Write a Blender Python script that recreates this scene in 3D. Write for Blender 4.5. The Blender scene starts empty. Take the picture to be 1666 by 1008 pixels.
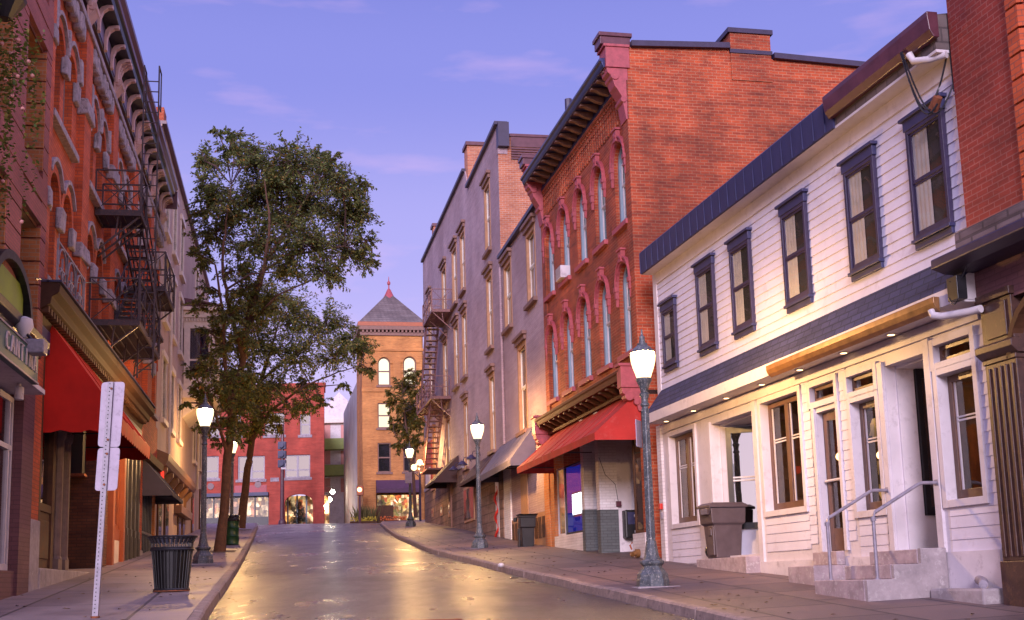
import bpy, math, random
from mathutils import Matrix, Vector
R = math.radians
random.seed(7)
SC = bpy.context.scene
COL = SC.collection
EYE = 1.45
# ------------------------------------------------------------------ camera, sky, sun, exposure
PIT, ROL, FPX, CX, CY = R(9.43), R(1.55), 2000., 833., 616.
cd = bpy.data.cameras.new('camera'); cam = bpy.data.objects.new('camera', cd); COL.objects.link(cam)
cd.sensor_width = 36; cd.lens = 36*FPX/1666; cd.shift_y = (616-504)/1666; cd.clip_start = .1; cd.clip_end = 2000
cam.matrix_world = Matrix.Translation((0, 0, EYE)) @ Matrix.Rotation(R(90)+PIT, 4, 'X') @ Matrix.Rotation(-ROL, 4, 'Z')
SC.camera = cam
SC.render.engine = 'CYCLES'
SC.cycles.use_denoising = True
SC.cycles.max_bounces = 6; SC.cycles.transparent_max_bounces = 12; SC.cycles.caustics_reflective = False; SC.cycles.caustics_refractive = False
SC.cycles.sample_clamp_indirect = 4
SC.view_settings.view_transform = 'Standard'; SC.view_settings.look = 'None'
SC.view_settings.exposure = 0.25; SC.view_settings.gamma = 1
SUN_EL, SUN_AZ = R(16), R(186)          # low dawn sun behind the camera

def make_world():
    w = bpy.data.worlds.new('World'); SC.world = w; w.use_nodes = True
    t = w.node_tree; t.nodes.clear(); N = t.nodes.new; lk = t.links.new
    out = N('ShaderNodeOutputWorld'); bg = N('ShaderNodeBackground')
    tc = N('ShaderNodeTexCoord'); sep = N('ShaderNodeSeparateXYZ'); lk(tc.outputs['Generated'], sep.inputs[0])
    cr = N('ShaderNodeValToRGB'); cr.color_ramp.interpolation = 'EASE'
    el = cr.color_ramp.elements
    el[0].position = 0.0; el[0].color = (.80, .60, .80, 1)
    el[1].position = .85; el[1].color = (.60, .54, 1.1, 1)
    for p, c in ((.14, (.54, .43, .77)), (.27, (.36, .325, .73)), (.40, (.22, .225, .65)), (.52, (.15, .165, .55))):
        e = el.new(p); e.color = (*c, 1)
    lk(sep.outputs['Z'], cr.inputs[0])
    # pink wisps of cloud
    mp = N('ShaderNodeMapping'); mp.inputs['Scale'].default_value = (2.2, 2.2, 9); lk(tc.outputs['Generated'], mp.inputs[0])
    nz = N('ShaderNodeTexNoise'); nz.inputs['Scale'].default_value = 2.6; nz.inputs['Detail'].default_value = 5; lk(mp.outputs[0], nz.inputs[0])
    mr = N('ShaderNodeMapRange'); mr.inputs[1].default_value = .56; mr.inputs[2].default_value = .78; mr.inputs[4].default_value = .45; lk(nz.outputs[0], mr.inputs[0])
    mx = N('ShaderNodeMix'); mx.data_type = 'RGBA'; lk(mr.outputs[0], mx.inputs[0]); lk(cr.outputs[0], mx.inputs[6]); mx.inputs[7].default_value = (.80, .47, .74, 1)
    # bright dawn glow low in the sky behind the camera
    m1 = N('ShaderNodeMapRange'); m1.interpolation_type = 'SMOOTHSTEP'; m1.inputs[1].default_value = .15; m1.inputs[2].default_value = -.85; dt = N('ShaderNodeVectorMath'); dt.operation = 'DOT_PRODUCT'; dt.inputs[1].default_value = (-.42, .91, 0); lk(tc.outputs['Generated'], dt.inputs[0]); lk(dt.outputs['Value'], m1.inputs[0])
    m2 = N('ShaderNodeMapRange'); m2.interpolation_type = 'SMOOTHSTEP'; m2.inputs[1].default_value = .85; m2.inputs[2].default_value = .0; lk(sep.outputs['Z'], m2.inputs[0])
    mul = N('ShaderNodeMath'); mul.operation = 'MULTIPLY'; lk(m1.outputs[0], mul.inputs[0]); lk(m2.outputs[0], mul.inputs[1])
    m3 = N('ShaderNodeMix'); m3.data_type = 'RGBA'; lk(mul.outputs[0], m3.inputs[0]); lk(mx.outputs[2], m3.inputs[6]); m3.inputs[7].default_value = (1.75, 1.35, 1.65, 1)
    sky = N('ShaderNodeTexSky'); sky.sky_type = 'NISHITA'; sky.sun_disc = False; sky.sun_elevation = SUN_EL; sky.sun_rotation = SUN_AZ
    ad = N('ShaderNodeMix'); ad.data_type = 'RGBA'; ad.blend_type = 'ADD'; ad.inputs[0].default_value = .012
    lk(m3.outputs[2], ad.inputs[6]); lk(sky.outputs[0], ad.inputs[7])
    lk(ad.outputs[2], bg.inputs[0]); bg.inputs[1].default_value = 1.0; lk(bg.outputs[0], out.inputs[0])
make_world()
sd = bpy.data.lights.new('sun', 'SUN'); sd.energy = 2.6; sd.angle = R(14); sd.color = (.90, .79, 1.0)
sun = bpy.data.objects.new('sun', sd); COL.objects.link(sun)
sun.rotation_euler = (R(90)-SUN_EL, 0, R(-6)); sun.location = (0, -20, 30)

# ------------------------------------------------------------------ lay of the land
SD = (-.196, .981)
GK = ((-40, -2.4), (0, .04), (19.4, 1.32), (39, 2.58), (62.8, 4.45), (78, 5.55), (84, 5.8), (90, 5.85), (600, 5.85))
def gz(s):
    if s < -40: return -2.4
    for (a, za), (b, zb) in zip(GK, GK[1:]):
        if s <= b: return za+(zb-za)*(s-a)/(b-a)
    return 5.85
def gxy(x, y): return gz(x*SD[0]+y*SD[1])
def ray(px, py):
    x, y = (px-CX)/FPX, -(py-CY)/FPX
    c, s = math.cos(-ROL), math.sin(-ROL)
    X, Y = c*x-s*y, s*x+c*y
    return (X, math.cos(PIT)-Y*math.sin(PIT), math.sin(PIT)+Y*math.cos(PIT))
def at(px, py, d):                      # the point seen at a pixel, d metres up the street
    r = ray(px, py); t = d/r[1]
    return Vector((r[0]*t, d, r[2]*t+EYE))

# ------------------------------------------------------------------ frames, things, mesh builder
class Frame:                            # local x along a facade, y into the building, z up
    def __init__(s, ox, oy, ang, oz=None):
        s.o = (ox, oy); s.a = ang; s.u = (math.cos(ang), math.sin(ang)); s.v = (-s.u[1], s.u[0])
        s.oz = gxy(ox, oy) if oz is None else oz
        s.M = Matrix.Translation((ox, oy, s.oz)) @ Matrix.Rotation(ang, 4, 'Z')
    def uz(s, px, py, y=0):
        r = ray(px, py); ox, oy = s.o[0]+s.v[0]*y, s.o[1]+s.v[1]*y
        det = r[1]*s.u[0]-r[0]*s.u[1]; t = (s.u[0]*oy-s.u[1]*ox)/det
        return ((r[0]*t-ox)*s.u[0]+(r[1]*t-oy)*s.u[1], r[2]*t+EYE-s.oz)
    def w(s, u, y=0, z=0): return s.M @ Vector((u, y, z))
    def gz(s, u, y=0):
        p = s.w(u, y); return gxy(p.x, p.y)-s.oz
class Thing:
    def __init__(s, name, label, cat, fr, u=0, y=0, z=0, group=None, kind=None):
        s.e = bpy.data.objects.new(name, None); COL.objects.link(s.e); s.e.empty_display_size = .2
        s.off = Vector((u, y, z)); s.e.matrix_world = fr.M @ Matrix.Translation(s.off)
        s.e['label'] = label; s.e['category'] = cat; s.fr = fr
        if group: s.e['group'] = group
        if kind: s.e['kind'] = kind
SPLIT = {'bolt', 'interior_panel', 'bloom', 'bracket', 'recess_panel', 'seam', 'ring', 'dentil', 'lower_siding', 'recess_wall', 'brick_quoin', 'impost_stone', 'arch_ring', 'corbel_stone', 'hood_mould', 'sill', 'pier', 'pier_base', 'medallion', 'coping', 'downspout', 'orange_pilaster', 'dark_pilaster', 'chimney', 'painted_pier', 'band_course', 'window_reveal', 'sign_head', 'signal_head', 'corner_pilaster', 'arm', 'opening_trim', 'fitting', 'water_table', 'bracket_row', 'wood_front'}
class M:
    def __init__(s): s.v = []; s.f = []
    def add(s, vs, fs):
        n = len(s.v); s.v += [tuple(v) for v in vs]; s.f += [tuple(i+n for i in f) for f in fs]; return s
    def quad(s, *p): return s.add(p, [tuple(range(len(p)))])
    def box(s, x0, x1, y0, y1, z0, z1):
        return s.add([(x, y, z) for x in (x0, x1) for y in (y0, y1) for z in (z0, z1)],
                     [(0, 1, 3, 2), (4, 6, 7, 5), (0, 4, 5, 1), (2, 3, 7, 6), (0, 2, 6, 4), (1, 5, 7, 3)])
    def prism(s, pts, a, b, ax='y'):    # polygon swept along an axis: ax y -> pts (x,z); ax x -> pts (y,z); ax z -> pts (x,y)
        f = {'y': lambda p, t: (p[0], t, p[1]), 'x': lambda p, t: (t, p[0], p[1]), 'z': lambda p, t: (p[0], p[1], t)}[ax]
        n = len(pts)
        return s.add([f(p, a) for p in pts]+[f(p, b) for p in pts],
                     [tuple(range(n))[::-1], tuple(range(n, 2*n))]+[(i, (i+1) % n, n+(i+1) % n, n+i) for i in range(n)])
    def tube(s, pts, r, n=8, cap=True):
        pts = [Vector(p) for p in pts]; m = len(pts); base = len(s.v)
        rs = r if isinstance(r, (list, tuple)) else [r]*m
        for i, p in enumerate(pts):
            d = (pts[min(i+1, m-1)]-pts[max(i-1, 0)])
            d = d.normalized() if d.length > 1e-9 else Vector((0, 0, 1))
            a = d.cross(Vector((0, 0, 1)) if abs(d.z) < .9 else Vector((1, 0, 0))).normalized(); b = d.cross(a)
            for k in range(n):
                t = 2*math.pi*k/n; s.v.append(tuple(p+(a*math.cos(t)+b*math.sin(t))*rs[i]))
        for i in range(m-1):
            for k in range(n):
                s.f.append((base+i*n+k, base+i*n+(k+1) % n, base+(i+1)*n+(k+1) % n, base+(i+1)*n+k))
        if cap: s.f.append(tuple(base+k for k in range(n))); s.f.append(tuple(base+(m-1)*n+k for k in range(n))[::-1])
        return s
    def bar(s, a, b, w=.04, h=None):    # a flat bar between two points
        a, b = Vector(a), Vector(b); d = (b-a).normalized(); h = h or w
        sx = d.cross(Vector((0, 0, 1)) if abs(d.z) < .95 else Vector((1, 0, 0))).normalized(); sy = sx.cross(d)
        vs = [p+sx*(i*w/2)+sy*(j*h/2) for p in (a, b) for i, j in ((-1, -1), (1, -1), (1, 1), (-1, 1))]
        return s.add(vs, [(3, 2, 1, 0), (4, 5, 6, 7), (0, 1, 5, 4), (1, 2, 6, 5), (2, 3, 7, 6), (3, 0, 4, 7)])
    def lathe(s, prof, c=(0, 0, 0), n=16):
        b = len(s.v)
        for r, z in prof:
            for k in range(n):
                t = 2*math.pi*(k+.5)/n; s.v.append((c[0]+r*math.cos(t), c[1]+r*math.sin(t), c[2]+z))
        for i in range(len(prof)-1):
            for k in range(n): s.f.append((b+i*n+k, b+i*n+(k+1) % n, b+(i+1)*n+(k+1) % n, b+(i+1)*n+k))
        s.f.append(tuple(b+k for k in range(n))[::-1]); s.f.append(tuple(b+(len(prof)-1)*n+k for k in range(n)))
        return s
    def sphere(s, c, r, n=10, sz=1):
        return s.lathe([(max(.002, r*math.sin(math.pi*i/6)), -r*sz*math.cos(math.pi*i/6)) for i in range(7)], c, n)
    def islands(s):                     # separate pieces of this mesh; pieces whose boxes touch stay together
        par = list(range(len(s.v)))
        def fd(i):
            while par[i] != i: par[i] = par[par[i]]; i = par[i]
            return i
        for f in s.f:
            for i in f[1:]: par[fd(i)] = fd(f[0])
        gr = {}
        for k, f in enumerate(s.f): gr.setdefault(fd(f[0]), []).append(k)
        L_ = []
        for fs in gr.values():
            vs = [s.v[i] for k in fs for i in s.f[k]]; L_.append([fs, [min(v[a] for v in vs)-.012 for a in range(3)], [max(v[a] for v in vs)+.012 for a in range(3)]])
        ch = True
        while ch:
            ch = False
            for i in range(len(L_)):
                for j in range(len(L_)-1, i, -1):
                    if all(L_[i][1][a] < L_[j][2][a] and L_[j][1][a] < L_[i][2][a] for a in range(3)):
                        L_[i] = [L_[i][0]+L_[j][0], [min(L_[i][1][a], L_[j][1][a]) for a in range(3)], [max(L_[i][2][a], L_[j][2][a]) for a in range(3)]]; del L_[j]; ch = True
        out = []
        for fs, _, _ in L_:
            m = M(); mp = {}
            for k in fs:
                for i in s.f[k]:
                    if i not in mp: mp[i] = len(m.v); m.v.append(s.v[i])
                m.f.append(tuple(mp[i] for i in s.f[k]))
            out.append(m)
        return out
    def build(s, name, mat, par=None, smooth=False, bevel=0, off=None, kind=None, whole=False):
        if not whole and name in SPLIT:
            for q in s.islands(): o = q.build(name, mat, par, smooth, bevel, off, kind, True)
            return o
        me = bpy.data.meshes.new(name)
        o = bpy.data.objects.new(name, me); COL.objects.link(o)
        if off is None: off = par.off if isinstance(par, Thing) else Vector((0, 0, 0))
        me.from_pydata([(x-off[0], y-off[1], z-off[2]) for x, y, z in s.v], [], s.f)
        me.materials.append(mat); me.update()
        import bmesh
        bm = bmesh.new(); bm.from_mesh(me); bmesh.ops.recalc_face_normals(bm, faces=bm.faces); bm.to_mesh(me); bm.free()
        if smooth: me.polygons.foreach_set('use_smooth', [True]*len(me.polygons)); me.set_sharp_from_angle(angle=R(40))
        if par is not None: o.parent = par.e if isinstance(par, Thing) else par
        if bevel:
            b = o.modifiers.new('bevel', 'BEVEL'); b.width = bevel; b.segments = 2; b.limit_method = 'ANGLE'; b.angle_limit = R(40)
        if kind: o['kind'] = kind
        return o
def copypart(o, par, d):                # a part and its sub-parts again, shifted by d
    c = o.copy(); COL.objects.link(c); c.parent = par.e if isinstance(par, Thing) else par; c.location = Vector(o.location)+Vector(d)
    for ch in o.children:
        k = ch.copy(); COL.objects.link(k); k.parent = c
    return c
def copything(t, M4, label, group=None):
    r = t.e.copy(); COL.objects.link(r); r.matrix_world = M4; r['label'] = label
    if group: r['group'] = group
    for ch in t.e.children: copypart(ch, r, (0, 0, 0))
    return r

# ------------------------------------------------------------------ materials
def nodes(name):
    m = bpy.data.materials.new(name); m.use_nodes = True; t = m.node_tree
    return m, t, t.nodes['Principled BSDF'], t.nodes.new, t.links.new
def noise(N, lk, co, scale, det=4, rough=.6):
    n = N('ShaderNodeTexNoise'); n.inputs['Scale'].default_value = scale; n.inputs['Detail'].default_value = det; n.inputs['Roughness'].default_value = rough
    lk(co, n.inputs['Vector']); return n.outputs[0]
def ramp(N, lk, fac, stops):
    r = N('ShaderNodeValToRGB'); e = r.color_ramp.elements
    e[0].position, e[0].color = stops[0][0], (*stops[0][1], 1); e[1].position, e[1].color = stops[-1][0], (*stops[-1][1], 1)
    for p, c in stops[1:-1]: x = e.new(p); x.color = (*c, 1)
    lk(fac, r.inputs[0]); return r.outputs[0]
def mixc(N, lk, fac, a, b, mode='MIX'):
    m = N('ShaderNodeMix'); m.data_type = 'RGBA'; m.blend_type = mode
    for sock, v in ((m.inputs[0], fac), (m.inputs[6], a), (m.inputs[7], b)):
        if isinstance(v, (int, float)): sock.default_value = v
        elif isinstance(v, tuple): sock.default_value = (*v, 1)
        else: lk(v, sock)
    return m.outputs[2]
def bump(N, lk, h, P, st=.3, dist=.01):
    b = N('ShaderNodeBump'); b.inputs['Strength'].default_value = st; b.inputs['Distance'].default_value = dist
    lk(h, b.inputs['Height']); lk(b.outputs[0], P.inputs['Normal'])
def sc(c, k): return tuple(min(1, max(0, v*k)) for v in c)
def pm(name, col, rough=.6, var=.18, scale=3., bmp=.15, metal=0, fine=40, spec=.5, wear=None):
    m, t, P, N, lk = nodes(name); tc = N('ShaderNodeTexCoord').outputs['Object']
    a = noise(N, lk, tc, scale); c = ramp(N, lk, a, ((.3, sc(col, 1-var)), (.7, sc(col, 1+var))))
    if wear: c = mixc(N, lk, ramp(N, lk, noise(N, lk, tc, scale*2.7, 8, .7), ((.54, (0, 0, 0)), (.64, (1, 1, 1)))), c, wear)
    lk(c, P.inputs['Base Color']); P.inputs['Metallic'].default_value = metal; P.inputs['Specular IOR Level'].default_value = spec
    f = noise(N, lk, tc, fine)
    r = N('ShaderNodeMapRange'); r.inputs[3].default_value = max(.02, rough-.12); r.inputs[4].default_value = min(1, rough+.12); lk(a, r.inputs[0]); lk(r.outputs[0], P.inputs['Roughness'])
    if bmp: bump(N, lk, f, P, bmp, .01)
    return m
def brickmat(name, c1, c2, mortar, w=.22, h=.075, ms=.008, rough=.8, stain=.35, bst=.5, sky=(.5, .35)):
    m, t, P, N, lk = nodes(name); tc = N('ShaderNodeTexCoord').outputs['Object']
    sp = N('ShaderNodeSeparateXYZ'); lk(tc, sp.inputs[0]); ad = N('ShaderNodeMath'); lk(sp.outputs[0], ad.inputs[0]); lk(sp.outputs[1], ad.inputs[1])
    cb = N('ShaderNodeCombineXYZ'); lk(ad.outputs[0], cb.inputs[0]); lk(sp.outputs[2], cb.inputs[1])
    b = N('ShaderNodeTexBrick'); lk(cb.outputs[0], b.inputs['Vector']); b.inputs['Scale'].default_value = 1
    b.inputs['Color1'].default_value = (*c1, 1); b.inputs['Color2'].default_value = (*c2, 1); b.inputs['Mortar'].default_value = (*mortar, 1)
    b.inputs['Mortar Size'].default_value = ms; b.inputs['Brick Width'].default_value = w; b.inputs['Row Height'].default_value = h; b.inputs['Bias'].default_value = -.1
    n = noise(N, lk, tc, .9, 7, .65)
    c = mixc(N, lk, 1.0, b.outputs[0], ramp(N, lk, n, ((.30, (1-stain,)*3), (.62, (1.0,)*3), (.8, (1.12, 1.1, 1.05)))), 'MULTIPLY')
    mp2 = N('ShaderNodeMapping'); mp2.inputs['Scale'].default_value = (.5, .5, 5.5); lk(tc, mp2.inputs[0])
    c = mixc(N, lk, 1.0, c, ramp(N, lk, noise(N, lk, mp2.outputs[0], 1.3, 6, .7), ((.30, (1-stain*.9, 1-stain, 1-stain)), (.52, (1, 1, 1)), (.75, (1.12, 1.2, 1.2)))), 'MULTIPLY')
    c = mixc(N, lk, 1.0, c, ramp(N, lk, noise(N, lk, tc, .23, 3, .5), ((.35, (.78, .72, .72)), (.65, (1.12, 1.12, 1.12)))), 'MULTIPLY')
    n2 = noise(N, lk, tc, 7, 5, .7)
    c = mixc(N, lk, ramp(N, lk, n2, ((.62, (0, 0, 0)), (.74, (.6, .6, .6)))), c, sc(mortar, 1.05))
    lk(c, P.inputs['Base Color']); P.inputs['Roughness'].default_value = rough
    inv = N('ShaderNodeMath'); inv.operation = 'SUBTRACT'; inv.inputs[0].default_value = 1; lk(b.outputs[1], inv.inputs[1])
    ad2 = N('ShaderNodeMath'); ad2.operation = 'MULTIPLY_ADD'; ad2.inputs[1].default_value = .35; lk(noise(N, lk, tc, 50), ad2.inputs[0]); lk(inv.outputs[0], ad2.inputs[2])
    bump(N, lk, ad2.outputs[0], P, bst, .012)
    return m
def emit(name, col, st):
    m, t, P, N, lk = nodes(name); t.nodes.remove(P); e = N('ShaderNodeEmission'); e.inputs[0].default_value = (*col, 1); e.inputs[1].default_value = st
    lk(e.outputs[0], t.nodes['Material Output'].inputs[0]); return m
def glass(name, tint=(1, 1, 1), refl=1.0, wav=.15, base=.06):   # window glass: see-through with mirror reflections
    m, t, P, N, lk = nodes(name); t.nodes.remove(P)
    tr = N('ShaderNodeBsdfTransparent'); tr.inputs[0].default_value = (*tint, 1); gl = N('ShaderNodeBsdfGlossy'); gl.inputs['Roughness'].default_value = .015
    ge = N('ShaderNodeNewGeometry'); dt = N('ShaderNodeVectorMath'); dt.operation = 'DOT_PRODUCT'; lk(ge.outputs['Incoming'], dt.inputs[1])
    def mth(op, a, b):
        q = N('ShaderNodeMath'); q.operation = op
        for i, v in enumerate((a, b)):
            if isinstance(v, (int, float)): q.inputs[i].default_value = v
            else: lk(v, q.inputs[i])
        return q.outputs[0]
    fr = mth('MULTIPLY_ADD', mth('POWER', mth('SUBTRACT', 1.0, mth('ABSOLUTE', dt.outputs['Value'], 0)), 5.0), .95); fr.node.inputs[2].default_value = .045
    ma = N('ShaderNodeMath'); ma.operation = 'MULTIPLY_ADD'; ma.inputs[1].default_value = refl; ma.inputs[2].default_value = base; ma.use_clamp = True; lk(fr, ma.inputs[0])
    tc = N('ShaderNodeTexCoord').outputs['Object']; b = N('ShaderNodeBump'); b.inputs['Strength'].default_value = wav; b.inputs['Distance'].default_value = .02
    lk(noise(N, lk, tc, 1.6, 1), b.inputs['Height']); lk(b.outputs[0], gl.inputs['Normal']); lk(b.outputs[0], dt.inputs[0])
    mx = N('ShaderNodeMixShader'); lk(ma.outputs[0], mx.inputs[0]); lk(tr.outputs[0], mx.inputs[1]); lk(gl.outputs[0], mx.inputs[2])
    lk(mx.outputs[0], t.nodes['Material Output'].inputs[0]); return m
def leafmat(name, stops, trans=.35):
    m, t, P, N, lk = nodes(name); g = N('ShaderNodeNewGeometry')
    c = ramp(N, lk, g.outputs['Random Per Island'], stops); lk(c, P.inputs['Base Color']); P.inputs['Roughness'].default_value = .55
    tl = N('ShaderNodeBsdfTranslucent'); lk(c, tl.inputs[0]); mx = N('ShaderNodeMixShader'); mx.inputs[0].default_value = trans
    lk(P.outputs[0], mx.inputs[1]); lk(tl.outputs[0], mx.inputs[2]); lk(mx.outputs[0], t.nodes['Material Output'].inputs[0]); return m
def slabmat(name, c1, c2, joint, w=1.5, h=1.2, rough=.55):
    m, t, P, N, lk = nodes(name); tc = N('ShaderNodeTexCoord').outputs['Object']
    mp = N('ShaderNodeMapping'); mp.inputs['Rotation'].default_value = (0, 0, R(-11.5+90)); lk(tc, mp.inputs[0])
    b = N('ShaderNodeTexBrick'); lk(mp.outputs[0], b.inputs['Vector']); b.inputs['Scale'].default_value = 1; b.offset = .37
    b.inputs['Color1'].default_value = (*c1, 1); b.inputs['Color2'].default_value = (*c2, 1); b.inputs['Mortar'].default_value = (*joint, 1)
    b.inputs['Mortar Size'].default_value = .026; b.inputs['Brick Width'].default_value = w; b.inputs['Row Height'].default_value = h
    n = noise(N, lk, tc, 1.3, 8, .68)
    c = mixc(N, lk, 1.0, b.outputs[0], ramp(N, lk, n, ((.32, (.6, .58, .6)), (.5, (.95, .93, .92)), (.7, (1.25, 1.2, 1.15)))), 'MULTIPLY')
    sp = noise(N, lk, tc, 26, 3)
    c = mixc(N, lk, ramp(N, lk, sp, ((.70, (0, 0, 0)), (.74, (.6, .6, .6)))), c, sc(c1, 1.5))
    lk(c, P.inputs['Base Color'])
    r = N('ShaderNodeMapRange'); r.inputs[3].default_value = rough-.2; r.inputs[4].default_value = rough+.25; lk(n, r.inputs[0]); lk(r.outputs[0], P.inputs['Roughness'])
    ad = N('ShaderNodeMath'); ad.operation = 'MULTIPLY_ADD'; ad.inputs[1].default_value = -2.; lk(b.outputs[1], ad.inputs[0]); lk(noise(N, lk, tc, 30, 6, .7), ad.inputs[2])
    bump(N, lk, ad.outputs[0], P, .35, .012); return m
def roadmat():
    m, t, P, N, lk = nodes('asphalt'); tc = N('ShaderNodeTexCoord').outputs['Object']
    mp = N('ShaderNodeMapping'); mp.inputs['Rotation'].default_value = (0, 0, R(-11.3)); mp.inputs['Scale'].default_value = (1.6, .45, 1); lk(tc, mp.inputs[0])
    streak = noise(N, lk, mp.outputs[0], .9, 6, .62); big = noise(N, lk, tc, .28, 6, .6); grit = noise(N, lk, tc, 48, 3, .85)
    c = ramp(N, lk, streak, ((.30, (.018, .019, .032)), (.52, (.033, .034, .054)), (.72, (.062, .062, .088))))
    c = mixc(N, lk, .65, c, ramp(N, lk, grit, ((.3, (.010, .010, .012)), (.58, (.05, .047, .05)), (.72, (.17, .155, .15)))))
    c = mixc(N, lk, 1., c, ramp(N, lk, noise(N, lk, tc, 9, 5, .8), ((.36, (.45, .45, .5)), (.52, (1, 1, 1)), (.66, (1.9, 1.8, 1.75)))), 'MULTIPLY')
    c = mixc(N, lk, ramp(N, lk, noise(N, lk, tc, .5, 3, .4), ((.60, (0, 0, 0)), (.615, (.75, .75, .75)))), c, (.018, .017, .021))
    vor = N('ShaderNodeTexVoronoi'); vor.feature = 'DISTANCE_TO_EDGE'; vor.inputs['Scale'].default_value = .22
    wv = mixc(N, lk, .25, tc, noise(N, lk, tc, 1.2, 4)); lk(wv, vor.inputs['Vector'])
    crack = ramp(N, lk, vor.outputs['Distance'], ((.002, (1, 1, 1)), (.010, (0, 0, 0))))
    c = mixc(N, lk, crack, c, (.02, .019, .02)); lk(c, P.inputs['Base Color'])
    r = N('ShaderNodeMath'); r.operation = 'MULTIPLY_ADD'; r.inputs[1].default_value = .42; r.inputs[2].default_value = -.035; lk(streak, r.inputs[0])
    r2 = N('ShaderNodeMath'); r2.operation = 'MULTIPLY_ADD'; r2.inputs[1].default_value = .3; lk(big, r2.inputs[0]); lk(r.outputs[0], r2.inputs[2]); lk(r2.outputs[0], P.inputs['Roughness'])
    P.inputs['Specular IOR Level'].default_value = .5; ad9 = N('ShaderNodeMath'); ad9.operation = 'MULTIPLY_ADD'; ad9.inputs[1].default_value = .7; lk(noise(N, lk, tc, 9, 5, .8), ad9.inputs[0]); lk(grit, ad9.inputs[2]); bump(N, lk, ad9.outputs[0], P, 1.0, .014); return m
def stonemat(name, c, w=.6, h=.35, rough=.9):
    return brickmat(name, sc(c, .85), sc(c, 1.15), sc(c, .5), w, h, .02, rough, .45, 1.0)

BR_R = brickmat('red_brick', (.50, .078, .018), (.33, .046, .013), (.47, .19, .10), stain=.6)
BR_L = brickmat('orange_brick', (.66, .125, .034), (.54, .090, .024), (.34, .09, .05), stain=.4)
BR_LO = brickmat('tan_orange_brick', (.56, .20, .06), (.46, .15, .045), (.42, .25, .14), stain=.25)
BR_M = brickmat('mauve_band_brick', (.36, .10, .085), (.30, .085, .075), (.22, .09, .085), h=.06, stain=.2)
BR_D = brickmat('dark_red_brick', (.36, .046, .026), (.28, .034, .020), (.40, .12, .09), stain=.4)
BR_PINK = brickmat('chimney_end_brick', (.60, .22, .10), (.46, .13, .06), (.55, .38, .30), stain=.3)
BR_G = brickmat('painted_brick', (.50, .37, .40), (.45, .33, .365), (.37, .265, .30), stain=.22, bst=.8)
BR_T = brickmat('tower_brick', (.66, .27, .065), (.54, .20, .045), (.50, .28, .13), stain=.3)
BR_F = brickmat('far_red_brick', (.50, .062, .034), (.40, .046, .026), (.48, .15, .11), stain=.35)
BR_W = brickmat('white_painted_brick', (.74, .70, .70), (.70, .66, .66), (.6, .56, .56), stain=.15)
BR_GR = brickmat('grey_painted_brick', (.115, .125, .125), (.10, .11, .11), (.075, .08, .08), stain=.2)
BR_LV = brickmat('maroon_painted_brick', (.17, .07, .075), (.15, .06, .068), (.12, .05, .055), stain=.2)
BR_DK = brickmat('dark_brown_brick', (.16, .055, .024), (.11, .038, .018), (.07, .03, .018), stain=.5)  # much darker brown brick, for the recess side wall and the pier beside it
STONE = stonemat('rough_stone', (.26, .16, .12)); RUST = stonemat('grey_ledge_stone', (.20, .15, .16), .5, .12)
LIME = pm('limestone', (.31, .26, .29), .85, .35, 6, .6, wear=(.16, .13, .16))
WHITE = pm('white_paint', (.62, .565, .585), .5, .07, 2, .05, wear=(.54, .485, .50)); WHITE2 = pm('white_paint_plinth', (.62, .56, .58), .65, .16, 1.5, .15, wear=(.46, .40, .42))
SIDING = pm('white_siding', (.64, .61, .70), .5, .08, 1.2, .06, wear=(.57, .53, .60))
CREAM = pm('cream_trim', (.68, .58, .50), .55, .12, 4, .1)
BLUE = pm('navy_metal', (.018, .024, .095), .35, .3, 5, .05, .2); BLUEP = pm('slate_blue_paint', (.030, .029, .088), .5, .2, 6, .1)
NAVY = pm('navy_trim', (.030, .020, .055), .45, .2, 6, .1); MAROON = pm('maroon_metal', (.10, .03, .045), .35, .25, 5, .1)
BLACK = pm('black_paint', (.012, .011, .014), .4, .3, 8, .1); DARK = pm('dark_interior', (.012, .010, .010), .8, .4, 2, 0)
PINKT = pm('rose_painted_hood', (.34, .062, .075), .55, .2, 9, .2); SASHB = pm('blue_grey_sash', (.20, .27, .33), .5, .1, 5, .05)
BROWN = pm('brown_window_frame', (.11, .05, .03), .4, .25, 8, .1); WOOD = pm('stained_wood', (.085, .035, .016), .65, .35, 7, .2, spec=.3)
TANT = pm('tan_window_trim', (.36, .185, .09), .6, .2, 6, .15); TANH = pm('brown_window_hood', (.20, .10, .075), .6, .25, 6, .15)
ORANGEW = pm('orange_storefront_paint', (.34, .085, .028), .45, .15, 4, .1)
GOLD = pm('bronze_gutter', (.24, .115, .04), .35, .25, 6, .05, .3); SHINGLE = brickmat('shingles', (.055, .055, .12), (.04, .04, .085), (.02, .02, .04), .3, .13, .012, .8, .3, .9)
SLATE = brickmat('slate_roof', (.20, .16, .15), (.15, .12, .115), (.10, .08, .08), .3, .2, .012, .75, .35, .8)
IRON = pm('fire_escape_iron', (.05, .036, .045), .5, .35, 9, .2, .3, wear=(.13, .055, .04)); IRONP = pm('pinkish_iron', (.20, .085, .075), .55, .25, 8, .2)
POLE = pm('weathered_lamp_iron', (.095, .105, .115), .5, .4, 10, .4, .3, wear=(.36, .34, .31)); RUSTY = pm('rust', (.20, .06, .025), .85, .4, 9, .4)
GALV = pm('galvanised_steel', (.26, .23, .27), .5, .25, 12, .2, .15); ALU = pm('sign_back_aluminium', (.36, .30, .38), .5, .16, 5, .08, 0, wear=(.28, .23, .29))
CONC = pm('concrete', (.33, .28, .28), .85, .25, 4, .5, wear=(.42, .37, .36)); CONC2 = pm('painted_concrete_steps', (.36, .28, .29), .75, .25, 5, .4, wear=(.48, .42, .40))
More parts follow.
